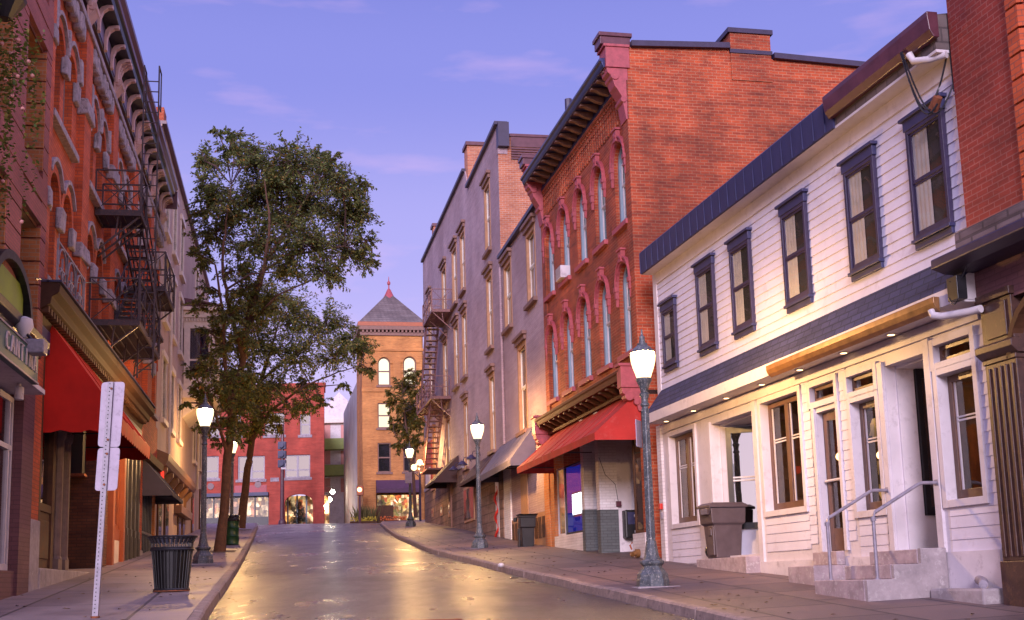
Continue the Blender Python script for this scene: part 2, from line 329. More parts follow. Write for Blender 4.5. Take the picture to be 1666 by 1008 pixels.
REDC = pm('red_canvas', (.50, .020, .012), .8, .22, 1.1, .12, fine=120, spec=.2); REDC2 = pm('faded_red_canvas', (.40, .032, .026), .8, .25, 1.0, .12, fine=120, spec=.2, wear=(.44, .065, .055))
DKC = pm('charcoal_canvas', (.07, .06, .075), .75, .2, 2, .1, fine=120); BRC = pm('brown_canvas', (.06, .025, .022), .75, .2, 2, .1, fine=120); BLC = pm('slate_canvas', (.12, .10, .135), .75, .2, 2, .1, fine=120)
PURC = pm('plum_canvas', (.075, .03, .065), .75, .2, 2, .1, fine=120)
TAN = pm('tan_stucco', (.45, .32, .27), .9, .16, .7, .4, fine=18, wear=(.39, .28, .24)); GREYST = pm('grey_stucco', (.36, .33, .36), .9, .25, .6, .4, fine=15)
CURT = pm('curtain', (.40, .37, .34), .9, .15, 3, .1); BLINDW = pm('white_blind', (.75, .70, .62), .8, .1, 3, .05)
BINB = pm('grey_brown_plastic', (.085, .06, .065), .45, .15, 5, .1); BINK = pm('black_plastic', (.012, .010, .011), .4, .2, 5, .05); GRN = pm('green_drum_paint', (.012, .07, .022), .35, .3, 6, .1)
BARK = pm('bark', (.10, .048, .032), .9, .35, 9, .9, fine=25); TWIG = pm('twig_bark', (.085, .045, .04), .9, .3, 9, .4)
GLASS = glass('window_glass'); GLASSD = glass('dark_shop_glass', (.75, .75, .8), 1.1, .1, .08); GLASSM = glass('bright_reflecting_glass', (.3, .3, .35), 1.2, .04, .40)
def globemat():
    m, t, P, N, lk = nodes('lamp_globe'); t.nodes.remove(P); e = N('ShaderNodeEmission'); e.inputs[0].default_value = (1, .72, .38, 1); e.inputs[1].default_value = 3.4
    tr = N('ShaderNodeBsdfTransparent'); lw = N('ShaderNodeLayerWeight'); lw.inputs[0].default_value = .35
    mx = N('ShaderNodeMixShader'); mx.inputs[0].default_value = .5; lk(tr.outputs[0], mx.inputs[1]); lk(e.outputs[0], mx.inputs[2]); lk(mx.outputs[0], t.nodes['Material Output'].inputs[0]); return m
GLOBE = globemat()
def bulb(par, loc, power, r=.09):       # the lamp's own bulb, inside its globe
    l = bpy.data.lights.new('bulb', 'POINT'); l.energy = power; l.color = (1, .56, .20); l.shadow_soft_size = r
    o = bpy.data.objects.new('bulb', l); COL.objects.link(o); o.parent = par.e; o.location = Vector(loc)-par.off
BULB = emit('warm_bulb', (1, .58, .22), 6); FLOOD = emit('floodlight', (1, .90, .66), 110)
PANEGLOW = emit('warm_pane_glow', (1, .86, .58), 1.3); SCREEN = emit('white_screen', (.85, .93, 1), 4.5); BLUEG = emit('blue_window_glow', (.012, .02, .30), 1.0); NEONB = emit('purple_neon', (.35, .12, 1), 4)
GREENS = pm('sign_green', (.055, .12, .115), .5, .15, 3, .05); SIGNW = pm('sign_lettering', (.62, .5, .48), .5, .1, 4, .05)
GREENB = pm('green_balcony', (.20, .24, .05), .6, .15, 3, .1); PINKSH = pm('pink_shutter', (.55, .24, .21), .6, .1, 3, .1)
REDT = pm('signal_red', (.55, .03, .02), .4, .1, 5, .05); ORNG = pm('orange_flowers', (.6, .14, .03), .7, .4, 9, .1); YEL = pm('yellow_flowers', (.55, .42, .04), .7, .4, 9, .1)
ASPH = roadmat()
PAVE_R = slabmat('bluestone_paving', (.175, .118, .112), (.11, .076, .076), (.035, .026, .027)); PAVE_L = slabmat('concrete_paving', (.26, .205, .215), (.20, .158, .17), (.07, .055, .06), 2.6, 1.7)
KERBM = pm('granite_kerb', (.25, .18, .16), .8, .3, 5, .5, wear=(.14, .10, .09)); DIRT = pm('dirt', (.12, .085, .06), .95, .3, 2, .5)
def lit_shop(name, seed, st, stops, cells=3.2):  # the lit, goods-filled back of a shop behind its glass
    m, t, P, N, lk = nodes(name); tc = N('ShaderNodeTexCoord').outputs['Object']
    mp = N('ShaderNodeMapping'); mp.inputs['Location'].default_value = (seed, seed*1.7, seed*.3); mp.inputs['Scale'].default_value = (1, 1, .8); lk(tc, mp.inputs[0])
    v = N('ShaderNodeTexVoronoi'); v.distance = 'CHEBYCHEV'; v.inputs['Scale'].default_value = cells; v.inputs['Randomness'].default_value = .9; lk(mp.outputs[0], v.inputs['Vector'])
    se = N('ShaderNodeSeparateColor'); lk(v.outputs['Color'], se.inputs[0]); c = ramp(N, lk, se.outputs[0], stops)
    n = noise(N, lk, mp.outputs[0], 1.1, 5, .6); c = mixc(N, lk, 1., c, ramp(N, lk, n, ((.36, (.05, .04, .04)), (.5, (.5, .45, .4)), (.64, (1.4, 1.25, 1.05)))), 'MULTIPLY')
    lk(c, P.inputs['Base Color']); lk(c, P.inputs['Emission Color']); P.inputs['Emission Strength'].default_value = st; return m
WARMS = ((0, (.03, .015, .01)), (.3, (.16, .07, .025)), (.5, (.55, .30, .10)), (.62, (.9, .7, .4)), (.75, (.10, .08, .03)), (.88, (.45, .10, .04)), (1, (1, .85, .55)))
SHOP1 = lit_shop('shop_interior', 3, 1.9, WARMS); SHOP2 = lit_shop('flower_shop_interior', 8, 2.4, ((0, (.10, .05, .02)), (.25, (.5, .35, .14)), (.45, (.9, .75, .45)), (.6, (.5, .10, .03)), (.75, (.18, .22, .06)), (.9, (.8, .5, .12)), (1, (1, .9, .7))), 4.5)
SHOP3 = lit_shop('bar_interior', 15, .5, ((0, (.008, .005, .005)), (.4, (.02, .011, .008)), (.6, (.09, .04, .016)), (.72, (.012, .008, .008)), (.85, (.30, .13, .045)), (.93, (.03, .012, .01)), (1, (.95, .62, .26))), 3.6)

# ------------------------------------------------------------------ facade helpers
def wall_holes(m, u0, u1, z0, z1, holes, depth=.2, y=0):
    us = sorted({u0, u1, *[min(max(h[i], u0), u1) for h in holes for i in (0, 1)]}); zs = sorted({z0, z1, *[min(max(h[i], z0), z1) for h in holes for i in (2, 3)]})
    for a, b in zip(us, us[1:]):
        for c, d in zip(zs, zs[1:]):
            mu, mz = (a+b)/2, (c+d)/2
            if any(h[0] < mu < h[1] and h[2] < mz < h[3] for h in holes): continue
            m.quad((a, y, c), (b, y, c), (b, y, d), (a, y, d))
    for a, b, c, d in holes:
        m.quad((a, y, c), (a, y, d), (a, y+depth, d), (a, y+depth, c)); m.quad((b, y, c), (b, y, d), (b, y+depth, d), (b, y+depth, c))
        m.quad((a, y, c), (b, y, c), (b, y+depth, c), (a, y+depth, c)); m.quad((a, y, d), (b, y, d), (b, y+depth, d), (a, y+depth, d))
    return m
def arch_fill(m, a, b, zs, zt, y0, y1, n=10):   # masonry above an arch inside the box a..b, zs..zt
    c, rx, rz = (a+b)/2, (b-a)/2, zt-zs
    P = [(c-rx*math.cos(math.pi*i/n), zs+rz*math.sin(math.pi*i/n)) for i in range(n+1)]
    for p, q in zip(P, P[1:]):
        m.quad((p[0], y0, p[1]), (q[0], y0, q[1]), (q[0], y0, zt), (p[0], y0, zt)); m.quad((p[0], y0, p[1]), (q[0], y0, q[1]), (q[0], y1, q[1]), (p[0], y1, p[1]))
    return m
def ringarch(m, a, b, zs, rz, t, y0, y1, n=12, t2=None):
    c, rx = (a+b)/2, (b-a)/2; t2 = t2 or t
    I = [(c-rx*math.cos(math.pi*i/n), zs+rz*math.sin(math.pi*i/n)) for i in range(n+1)]
    O = [(c-(rx+t)*math.cos(math.pi*i/n), zs+(rz+t2)*math.sin(math.pi*i/n)) for i in range(n+1)]
    for i in range(n): m.prism([I[i], I[i+1], O[i+1], O[i]], y0, y1)
    return m
def sash(par, u0, u1, z0, z1, y, fm, sm=None, gm=None, cas=.09, bk=.065, ck=.05, curtain=None, back=True, pro=.03, hood=None, sill=None, arch=0, cut=.5, dk=None, meet=True):
    """a sash window: casing + two sashes (frame), pane, sill, curtain"""
    f = M(); sm = sm or fm
    zt = z1
    f.box(u0, u0+cas, y-pro, y+.05, z0, z1); f.box(u1-cas, u1, y-pro, y+.05, z0, z1); f.box(u0+cas, u1-cas, y-pro+.002, y+.05, z1-cas, z1); f.box(u0+cas, u1-cas, y-pro+.002, y+.05, z0, z0+cas)
    w = f.build('window', fm, par, bevel=.004)
    a, b, c, d = u0+cas, u1-cas, z0+cas, z1-cas; zm = c+(d-c)*cut; s = .045
    g = M(); yy = y-pro+.02
    for zz0, zz1, dy in ((c, zm, .012), (zm, d, 0)) if meet else ((c, d, 0),):
        g.box(a, a+s, yy+dy, yy+dy+.025, zz0, zz1); g.box(b-s, b, yy+dy, yy+dy+.025, zz0, zz1); g.box(a+s, b-s, yy+dy+.001, yy+dy+.025, zz0, zz0+s*1.1); g.box(a+s, b-s, yy+dy+.001, yy+dy+.025, zz1-s*.8, zz1)
    off = par.off if isinstance(par, Thing) else None
    g.build('sash', sm, w, off=off)
    M().quad((a, yy+.018, c), (b, yy+.018, c), (b, yy+.018, d), (a, yy+.018, d)).build('pane', gm or GLASS, w, off=off)
    if curtain:
        k = M(); wd = (b-a)*.52
        for t in range(8): k.quad((a+wd*t/8, yy+ck-.008*(t % 2), c), (a+wd*(t+1)/8, yy+ck-.008*((t+1) % 2), c), (a+wd*(t+1)/8, yy+ck-.008*((t+1) % 2), d), (a+wd*t/8, yy+ck-.008*(t % 2), d))
        k.build('curtain', curtain, w, off=off)
    if back: M().quad((a-.02, yy+bk, c-.02), (b+.02, yy+bk, c-.02), (b+.02, yy+bk, d+.02), (a-.02, yy+bk, d+.02)).build('backing', dk or DARK, w, off=off)
    if hood:
        h = M(); hood(h, u0, u1, z1); h.build('hood', hood.mat, w, off=off, bevel=.006)
    if sill: M().box(u0-.05, u1+.05, y-pro-.07, y+.02, z0-.1, z0-.001).build('sill', sill, w, off=off, bevel=.008)
    return w
def awning(name, label, fr, u0, u1, yo, zt, zf, val, mat, ends=True, scallop=False, under=None, group=None):
    t = Thing(name, label, 'awning', fr, (u0+u1)/2, 0, zf, group)
    c = M(); nu, nv = max(6, int((u1-u0)/.25)), 6; sd_ = random.Random(int(abs(u0*100))); rip = [sd_.uniform(-.012, .012) for _ in range(nu+1)]
    for k in (0, 1):
        b = len(c.v)
        for a in range(nu+1):
            for q in range(nv+1):
                f = q/nv; sg = -.035*math.sin(math.pi*f)*(.6+.4*math.sin(math.pi*2*a/4)**2)+rip[a]*math.sin(math.pi*f)*1.5
                c.v.append((u0+(u1-u0)*a/nu, -.02+(-yo+.02)*f, zt+(zf-zt)*f+sg-.015*k))
        for a in range(nu):
            for q in range(nv): i0 = b+a*(nv+1)+q; c.f.append((i0, i0+1, i0+nv+2, i0+nv+1))
    if ends:
        for u in (u0, u1): c.prism([(-.02, zt-.003), (-yo+.003, zf-.003), (-.02, zf-.003)], u-.004, u+.004, 'x')
    c.build('canopy', mat, t, smooth=True, whole=True)
    sm_ = M(); ns = max(2, round((u1-u0)/1.1))
    for k in range(1, ns): u = u0+(u1-u0)*k/ns; sm_.tube([(u, -.02+(-yo+.02)*f/6, zt+(zf-zt)*f/6+.012-.03*math.sin(math.pi*f/6)) for f in range(7)], .009, 5)
    sm_.build('seam', mat, t)
    v = M(); n = max(8, int((u1-u0)/.12)); pts = []
    for i in range(n+1):
        dz = val*(1+.22*abs(math.sin(i*math.pi/3))) if scallop else val
        pts.append((u0+(u1-u0)*i/n, dz))
    for (a, da), (b, db) in zip(pts, pts[1:]): v.add([(a, -yo-.004, zf), (b, -yo-.004, zf), (b, -yo+.01, zf-db), (a, -yo+.01, zf-da), (a, -yo+.008, zf), (b, -yo+.008, zf), (b, -yo+.02, zf-db), (a, -yo+.02, zf-da)], [(0, 1, 2, 3), (4, 5, 6, 7), (3, 2, 6, 7)])
    for u in (u0, u1):
        ys = [-yo+(yo-.02)*i/8 for i in range(9)]
        for i in range(8):
            da, db = (val*(1+.22*abs(math.sin(k*math.pi/3))) if scallop else val for k in (i, i+1))
            v.add([(u, ys[i], zf), (u, ys[i+1], zf), (u, ys[i+1], zf-db), (u, ys[i], zf-da), (u+.006, ys[i], zf), (u+.006, ys[i+1], zf), (u+.006, ys[i+1], zf-db), (u+.006, ys[i], zf-da)], [(0, 1, 2, 3), (4, 5, 6, 7)])
    v.build('valance', mat, t)
    f = M()
    for u in (u0+.05, (u0+u1)/2, u1-.05): f.tube([(u, -.03, zf), (u, -yo+.03, zf)], .015, 6); f.tube([(u, -.03, zt-.08), (u, -yo+.03, zf-.03)], .015, 6)
    f.tube([(u0+.03, -yo+.03, zf-.03), (u1-.03, -yo+.03, zf-.03)], .015, 6)
    f.build('frame', BLACK, t)
    return t
def fang(h, side):
    n = math.hypot(h, 1); u = (h/n, 1/n) if side == 'L' else (-h/n, -1/n) if side == 'R' else (1/n, h/n)
    return math.atan2(u[1], u[0])
H = Frame(3.22, 27.25, fang(-.234, 'R')); B = Frame(1.08, 37.18, fang(-.2155, 'R')); G = Frame(-4.915, 68.16, fang(-.1935, 'R')); L = Frame(-8.46, 21.28, fang(-.1825, 'L'))

# ------------------------------------------------------------------ ground, road, pavements, kerbs
RK = [(-30, 11.4), (-10, 7.5), (15.12, 2.55), (19.3, 1.6), (24, .52), (28, -.35), (33.7, -1.55), (41.5, -3.15), (50.6, -4.87), (61, -6.45), (71.9, -7.9), (76, -8.2)]
LK = [(-30, 4.9), (-10, 1.0), (16.2, -4.09), (22.7, -5.33), (29.5, -6.63), (39.5, -8.6), (50.6, -10.74), (68, -14.19), (76, -15.9)]
def lerp(T, d):
    for (a, xa), (b, xb) in zip(T, T[1:]):
        if d <= b: return xa+(xb-xa)*(d-a)/(b-a)
    return T[-1][1]
def strip(name, xs, mat, d0, d1, step=1.):
    m = M(); n = int((d1-d0)/step); k = None
    for i in range(n+1):
        d = d0+(d1-d0)*i/n; row = [(x, d, gxy(x, d)+z) for x, z in xs(d)]; k = len(row); m.v += row
    for i in range(n):
        for j in range(k-1): m.f.append((i*k+j, i*k+j+1, (i+1)*k+j+1, (i+1)*k+j))
    return m.build(name, mat, None, True, kind='structure')
strip('ground', lambda d: [(x, -.32) for x in (-300, -120, -60, -40, -30, -20, -10, 0, 10, 20, 30, 60, 120, 300)], DIRT, -150, 500, 4.)
strip('road', lambda d: [(lerp(LK, d)+(lerp(RK, d)-lerp(LK, d))*t, -.145+.05*math.sin(math.pi*t)) for t in [i/8 for i in range(9)]], ASPH, -30, 76, 1.)
strip('cross_street', lambda d: [(x, -.15-.012*max(0, d-79)) for x in (-60, -40, -26, -18, -12, -8, 0, 20)], ASPH, 75.6, 99, 1.)
strip('pavement', lambda d: [(lerp(RK, d)+.17+t, .03*t) for t in (0, 1, 2, 3, 4, 5, 7, 9)], PAVE_R, -30, 75.5, 1.)
strip('pavement', lambda d: [(lerp(LK, d)-.17-t, 0.0) for t in (7.5, 5, 4, 3, 2, 1, 0)], PAVE_L, -30, 75.5, 1.)
def kerb(T, sg):
    m = M()
    d = -20.
    while d < 75.5:
        ln = random.uniform(1.3, 2.3); e = min(d+ln-.015, 75.6); j = random.uniform(-.008, .008); k2 = random.uniform(-.012, .012)
        vs = []
        for q in (d, e):
            x = lerp(T, q)+k2
            for dx, z in ((0, -.2), (.02*sg, -.02+j), (.05*sg, .004+j), (.17*sg, .006+j), (.17*sg, -.2)): vs.append((x+dx, q, gxy(x+dx, q)+z))
        m.add(vs, [(0, 1, 6, 5), (1, 2, 7, 6), (2, 3, 8, 7), (3, 4, 9, 8), (4, 3, 2, 1, 0), (5, 6, 7, 8, 9)]); d += ln
    m.build('kerb', KERBM, None, kind='structure')
kerb(RK, 1); kerb(LK, -1)
strip('far_pavement', lambda d: [(x, -.33) for x in (-60, -40, -20, -8, 20)], PAVE_L, 95.5, 101, .5)

# ------------------------------------------------------------------ white clapboard house
hs = Thing('clapboard_house', 'white clapboard shop house with slate blue upper window trim and shingled shed roof', 'building', H)
m = M()
z = 3.80; k = 0
while z < 6.42:                          # real overlapping boards
    t = min(z+.152, 6.45)
    m.add([(.3, -.022, z), (12.22, -.022, z), (12.22, -.004, t), (.3, -.004, t), (12.22, .01, z), (.3, .01, z)], [(0, 1, 2, 3), (5, 4, 1, 0)]); z = t
m.box(.3, 12.22, 0, .2, 3.06, 6.45)
m.box(.32, 12.2, .2, 9, 3.06, 6.3)
wl = m.build('wall', SIDING, hs)
M().box(.2, .42, -.035, .1, 3.4, 6.5).build('corner_board', WHITE, hs, bevel=.004)
M().box(.42, 12.22, -.04, -.004, 6.22, 6.5).build('frieze_board', WHITE, hs)
M().prism([(-.30, 6.50), (-.30, 6.98), (.1, 7.05), (9.2, 8.3), (9.2, 6.3), (.0, 6.5)], .30, 12.2, 'x').build('roof', SLATE, hs)
m = M(); m.prism([(-.33, 6.47), (-.345, 6.95), (-.30, 7.0), (-.30, 6.46)], .28, 9.4, 'x')
for i in range(24): m.box(.28+i*.385, .30+i*.385, -.352, -.33, 6.48, 6.95)
m.build('fascia', BLUEP, hs)
M().box(.3, 12.2, -.3, .0, 6.455, 6.495).build('eave_soffit', WHITE, hs)
M().prism([(-.38, 6.62), (-.44, 6.72), (-.46, 6.9), (-.46, 6.97), (-.3, 6.97), (-.3, 6.62)], 9.35, 12.3, 'x').build('gutter', MAROON, hs, bevel=.01)
def house_win(u0, u1, z0, z1):
    w = sash(hs, u0+.05, u1-.05, z0+.12, z1-.2, -.065, NAVY, NAVY, cas=.06, curtain=CURT, pro=.02, bk=.037, ck=.028)
    h = M(); h.box(u0+.02, u1-.02, -.095, -.02, z1-.2, z1-.05); h.box(u0-.03, u1+.03, -.135, -.02, z1-.05, z1); h.build('hood', BLUEP, w, off=hs.off, bevel=.006)
    s = M(); s.box(u0+.03, u1-.03, -.115, -.02, z0+.07, z0+.119); s.box(u0+.05, u1-.05, -.07, -.02, z0-.02, z0+.07); s.build('sill', BLUEP, w, off=hs.off, bevel=.006)
    return w
house_win(.72, 1.62, 4.15, 5.68)
w2 = house_win(2.8, 3.8, 4.12, 6.02)
for u in (4.56, 6.82, 9.08, 10.9): copypart(w2, hs, (u-2.8, 0, 0))
# shed roof, soffit with downlights
M().prism([(0.0, 3.84), (-.42, 3.27), (-.42, 3.24), (0.0, 3.66)], .40, 12.35, 'x').build('shed_roof', SHINGLE, hs)
m = M(); m.prism([(-.405, 3.255), (-.435, 3.255), (-.425, 3.05), (-.40, 3.05)], .42, 12.35, 'x'); m.box(.42, 12.35, -.405, .17, 3.05, 3.075); m.prism([(-.4, 3.08), (-.4, 3.25), (0, 3.65), (0, 3.08)], .42, .47, 'x'); m.prism([(-.4, 3.08), (-.4, 3.25), (0, 3.65), (0, 3.08)], 12.3, 12.35, 'x')
m.build('shed_soffit', WHITE, hs)
M().prism([(-.44, 2.99), (-.50, 3.04), (-.53, 3.11), (-.53, 3.19), (-.44, 3.19)], 6.9, 12.0, 'x').build('shed_gutter', GOLD, hs, bevel=.008)
M().tube([(11.9, -.5, 3.03), (11.92, -.5, 2.96), (12.0, -.42, 2.93), (12.45, -.3, 2.90), (12.6, -.26, 2.9)], .05, 10).build('downspout', WHITE, hs, smooth=True)
M().tube([(11.75, -.42, 6.62), (11.78, -.38, 6.5), (12.0, -.26, 6.44), (12.2, -.15, 6.43)], .05, 10).build('downspout', WHITE, hs, smooth=True)
for i, u in enumerate((1.0, 2.6, 4.3, 5.9, 7.4, 8.9, 10.3, 11.5)):
    dl = M().lathe([(.075, 0), (.085, .004), (.085, .012)], (u, -.16, 3.038), 16).build('downlight', WHITE2, hs)
    M().lathe([(.05, 0), (.05, .003)], (u, -.16, 3.034), 12).build('lamp_disc', emit('downlight_glow', (1, .62, .28), 5) if i == 0 else bpy.data.materials['downlight_glow'], dl, off=hs.off)
# ground storey wall with its openings
HO = [(.75, 2.2, .85, 2.73), (3.1, 5.12, .1, 2.7), (5.5, 7.0, .83, 2.75), (7.45, 8.27, 2.48, 2.73), (7.56, 8.27, .06, 2.3), (8.7, 9.5, 2.45, 2.69), (8.75, 9.5, .63, 2.28), (9.77, 10.86, .0, 2.68), (11.13, 11.97, 2.48, 2.71), (11.16, 11.97, .63, 2.3)]
wall_holes(M(), .25, 12.25, -1.4, 3.05, HO, .17).build('shop_wall', WHITE, hs)
m = M(); m.box(.05, .3, -.06, .17, -.4, 3.05); m.box(.3, .72, -.03, 0, 2.85, 3.04)
m.build('corner_pilaster', BR_W, hs)
m = M()                                  # lapped boards between and below the openings
def boards(u0, u1, z0, z1, st=.155):
    z = z0
    while z < z1-.02:
        t = min(z+st, z1); m.add([(u0, -.014, z), (u1, -.014, z), (u1, -.003, t), (u0, -.003, t), (u1, .005, z), (u0, .005, z)], [(0, 1, 2, 3), (5, 4, 1, 0)]); z = t
boards(.62, 2.25, .0, .74); boards(5.4, 7.1, .12, .72); boards(7.1, 7.36, .2, 2.9); boards(8.38, 8.62, .2, 2.9); boards(8.72, 9.55, -.05, .52); boards(11.15, 12.22, -.05, .5); boards(12.04, 12.22, .5, 2.75)
m.build('lower_siding', SIDING, hs)
m = M()
for a, b, c, d in HO:
    if c > .5: m.box(a-.1, a-.001, -.045, .01, c-.1, d+.1); m.box(b+.001, b+.1, -.045, .01, c-.1, d+.1); m.box(a, b, -.044, .01, c-.1, c-.002); m.box(a, b, -.044, .01, d+.002, d+.1)
m.box(7.46, 7.55, -.045, .01, .06, 2.4); m.box(8.28, 8.37, -.045, .01, .06, 2.4); m.box(2.95, 3.09, -.045, .01, -.2, 2.75); m.box(5.13, 5.3, -.045, .01, -.4, 2.85); m.box(9.62, 9.76, -.045, .01, -.3, 2.75); m.box(10.87, 11.02, -.045, .01, -.3, 2.85); m.box(.6, 12.2, -.043, .005, 2.86, 3.04)
m.build('opening_trim', WHITE, hs, bevel=.004)
M().box(.6, 12.22, -.05, .0, -1.3, -.05).build('plinth', WHITE2, hs)
m = M(); m.box(.3, 12.2, 3.4, 3.42, -.3, 3); m.box(.3, .32, .2, 3.4, -.3, 3); m.box(12.18, 12.2, .2, 3.4, -.3, 3); m.box(.3, 12.2, .17, 3.4, -.02, .0); m.build('interior', SHOP3, hs); M().box(.3, 12.2, .17, 3.4, 2.96, 3.02).build('ceiling', WOOD, hs)
def casement(u0, u1, z0, z1, y=.11, split=True, gm=GLASS, fm=BROWN):
    f = M(); c = .09; mid = (u0+u1)/2
    f.box(u0, u0+c, y, y+.06, z0, z1); f.box(u1-c, u1, y, y+.06, z0, z1); f.box(u0+c, u1-c, y, y+.059, z1-c, z1); f.box(u0+c, u1-c, y, y+.059, z0, z0+c*1.3)
    if split: f.box(mid-.07, mid+.07, y-.003, y+.058, z0+c*1.3, z1-c)
    w = f.build('window', fm, hs, bevel=.005); zb = z0+(z1-z0)*.62
    b = M(); b.box(u0+c, u1-c, y+.03, y+.05, zb, zb+.025); b.box(u0+c, u1-c, y+.03, y+.05, zb+.05, zb+.07)
    for q in ((u0+c, mid-.07), (mid+.07, u1-c)) if split else ((u0+c, u1-c),): b.box(q[0], q[0]+.03, y+.03, y+.05, z0+c*1.3, z1-c)
    b.build('muntin', WHITE, w, off=hs.off)
    M().quad((u0+c, y+.04, z0+c), (u1-c, y+.04, z0+c), (u1-c, y+.04, z1-c), (u0+c, y+.04, z1-c)).build('pane', gm, w, off=hs.off); return w
casement(.76, 2.19, .86, 2.72); casement(5.51, 6.99, .84, 2.74); casement(8.76, 9.49, .64, 2.27, split=False); casement(11.17, 11.96, .64, 2.29, split=False)
for a, b, c, d in ((7.46, 8.26, 2.49, 2.72), (8.71, 9.49, 2.46, 2.68), (11.14, 11.96, 2.49, 2.70)):
    f = M(); f.box(a, b, .05, .1, c, c+.05); f.box(a, b, .05, .1, d-.05, d); f.box(a, a+.05, .05, .1, c+.05, d-.05); f.box(b-.05, b, .05, .1, c+.05, d-.05); w = f.build('transom', BROWN, hs)
    M().quad((a+.05, .08, c+.05), (b-.05, .08, c+.05), (b-.05, .08, d-.05), (a+.05, .08, d-.05)).build('pane', GLASS, w, off=hs.off)
f = M(); f.box(7.57, 7.70, .1, .15, .07, 2.29); f.box(8.14, 8.26, .1, .15, .07, 2.29); f.box(7.70, 8.14, .1, .149, .07, .42); f.box(7.70, 8.14, .1, .149, 2.15, 2.29)
dr = f.build('door', BROWN, hs, bevel=.005); M().quad((7.7, .125, .42), (8.14, .125, .42), (8.14, .125, 2.15), (7.7, .125, 2.15)).build('pane', GLASSD, dr, off=hs.off)
M().tube([(7.62, .06, 1.18), (8.2, .06, 1.18)], .022, 8).build('push_bar', WHITE, dr, off=hs.off)
# the two recessed bays
m = M(); m.box(3.1, 3.14, .17, 1.9, .1, 2.7); m.box(5.08, 5.12, .17, 1.9, .1, 2.7); m.box(3.1, 5.12, 1.9, 1.94, .1, 2.7); m.box(3.1, 5.12, .17, 1.9, 2.66, 2.7); m.box(3.1, 5.12, .17, 1.9, .07, .1)
m.box(9.77, 9.8, .17, .45, .0, 2.68); m.box(9.77, 9.8, 1.25, 1.5, 0, 2.68); m.box(9.77, 9.8, .45, 1.25, 0, .5); m.box(10.83, 10.86, .17, 1.5, 0, 2.68); m.box(9.8, 10.83, 1.5, 1.53, 0, 2.68); m.box(9.77, 10.86, .17, 1.5, 2.64, 2.68); m.box(9.77, 10.86, .17, 1.5, -.03, 0)
m.build('recess_wall', WHITE, hs)
RA = R(-33)
def turned(m, o=(3.16, .22)):
    c_, s_ = math.cos(RA), math.sin(RA); m.v = [(o[0]+(x-o[0])*c_-(y-o[1])*s_, o[1]+(x-o[0])*s_+(y-o[1])*c_, z) for x, y, z in m.v]; return m
f = M(); f.box(3.14, 3.2, .27, 1.7, .62, .74); f.box(3.14, 3.2, .27, 1.7, 2.5, 2.62); f.box(3.14, 3.2, .27, .37, .74, 2.5); f.box(3.14, 3.2, 1.6, 1.7, .74, 2.5)
rw = turned(f).build('recess_window', BLACK, hs); turned(M().quad((3.16, .3, .7), (3.16, 1.65, .7), (3.16, 1.65, 2.55), (3.16, .3, 2.55))).build('pane', GLASSM, rw, off=hs.off)
b = M(); b.box(3.165, 3.19, .37, 1.6, 1.55, 1.58); b.box(3.165, 3.19, .37, 1.6, 1.61, 1.64); turned(b).build('muntin', WHITE, rw, off=hs.off)
m = M(); m.box(3.10, 3.135, .2, 2.1, .1, .62); m.box(3.10, 3.135, .2, 2.1, 2.62, 2.7); turned(m).build('recess_panel', SIDING, hs); turned(M().box(3.08, 3.1, .2, 2.0, .6, 2.65)).build('backing', DARK, rw, off=hs.off)
f = M(); f.box(9.8, 9.85, .46, 1.24, .5, .62); f.box(9.8, 9.85, .46, 1.24, 2.5, 2.64); f.box(9.8, 9.85, .46, .54, .62, 2.5); f.box(9.8, 9.85, 1.16, 1.24, .62, 2.5)
rd = f.build('recess_door', BLACK, hs); M().quad((9.82, .5, .55), (9.82, 1.2, .55), (9.82, 1.2, 2.55), (9.82, .5, 2.55)).build('pane', GLASSD, rd, off=hs.off)
M().tube([(9.86, 1.08, 1.05), (9.93, 1.08, 1.05), (9.93, 1.08, 1.45), (9.86, 1.08, 1.45)], .015, 8).build('handle', GALV, rd, off=hs.off)
m = M(); m.box(5.125, 5.14, .18, 1.98, -.3, 2.95); m.box(3.06, 5.14, 1.96, 1.98, -.3, 2.95); m.box(3.05, 3.07, .18, 1.96, -.3, 2.95); m.box(10.865, 10.88, .18, 1.56, -.3, 2.95); m.box(9.72, 10.88, 1.55, 1.57, -.3, 2.95); m.box(9.73, 9.75, .18, 1.55, -.3, 2.95); m.box(.33, .35, .18, 3.3, -.3, 2.95); m.build('interior_panel', WOOD, hs)
# lamps that glow inside the bar
for u, y, zz in ((1.75, 1.0, 2.45), (1.45, 1.6, 2.4), (6.0, 1.2, 1.75), (6.7, 1.6, 1.7), (11.6, 1.2, 2.15)):
    t = Thing('pendant_lamp', 'glowing amber pendant lamp behind the white house shop windows', 'lamp', H, u, y, zz, 'lamps inside the white house')
    M().sphere((u, y, zz), .075).build('globe', BULB, t, smooth=True); bulb(t, (u, y, zz-.12), 7, .04); M().tube([(u, y, zz+.1), (u, y, 3.0)], .008, 5).build('cord', BLACK, t)
t = Thing('neon_sign', 'small blue purple neon sign glowing behind the recessed dark door', 'sign', H, 9.6, .9, 1.5); M().box(9.55, 9.58, .8, 1.05, 1.45, 1.62).build('tube', NEONB, t, bevel=.02)
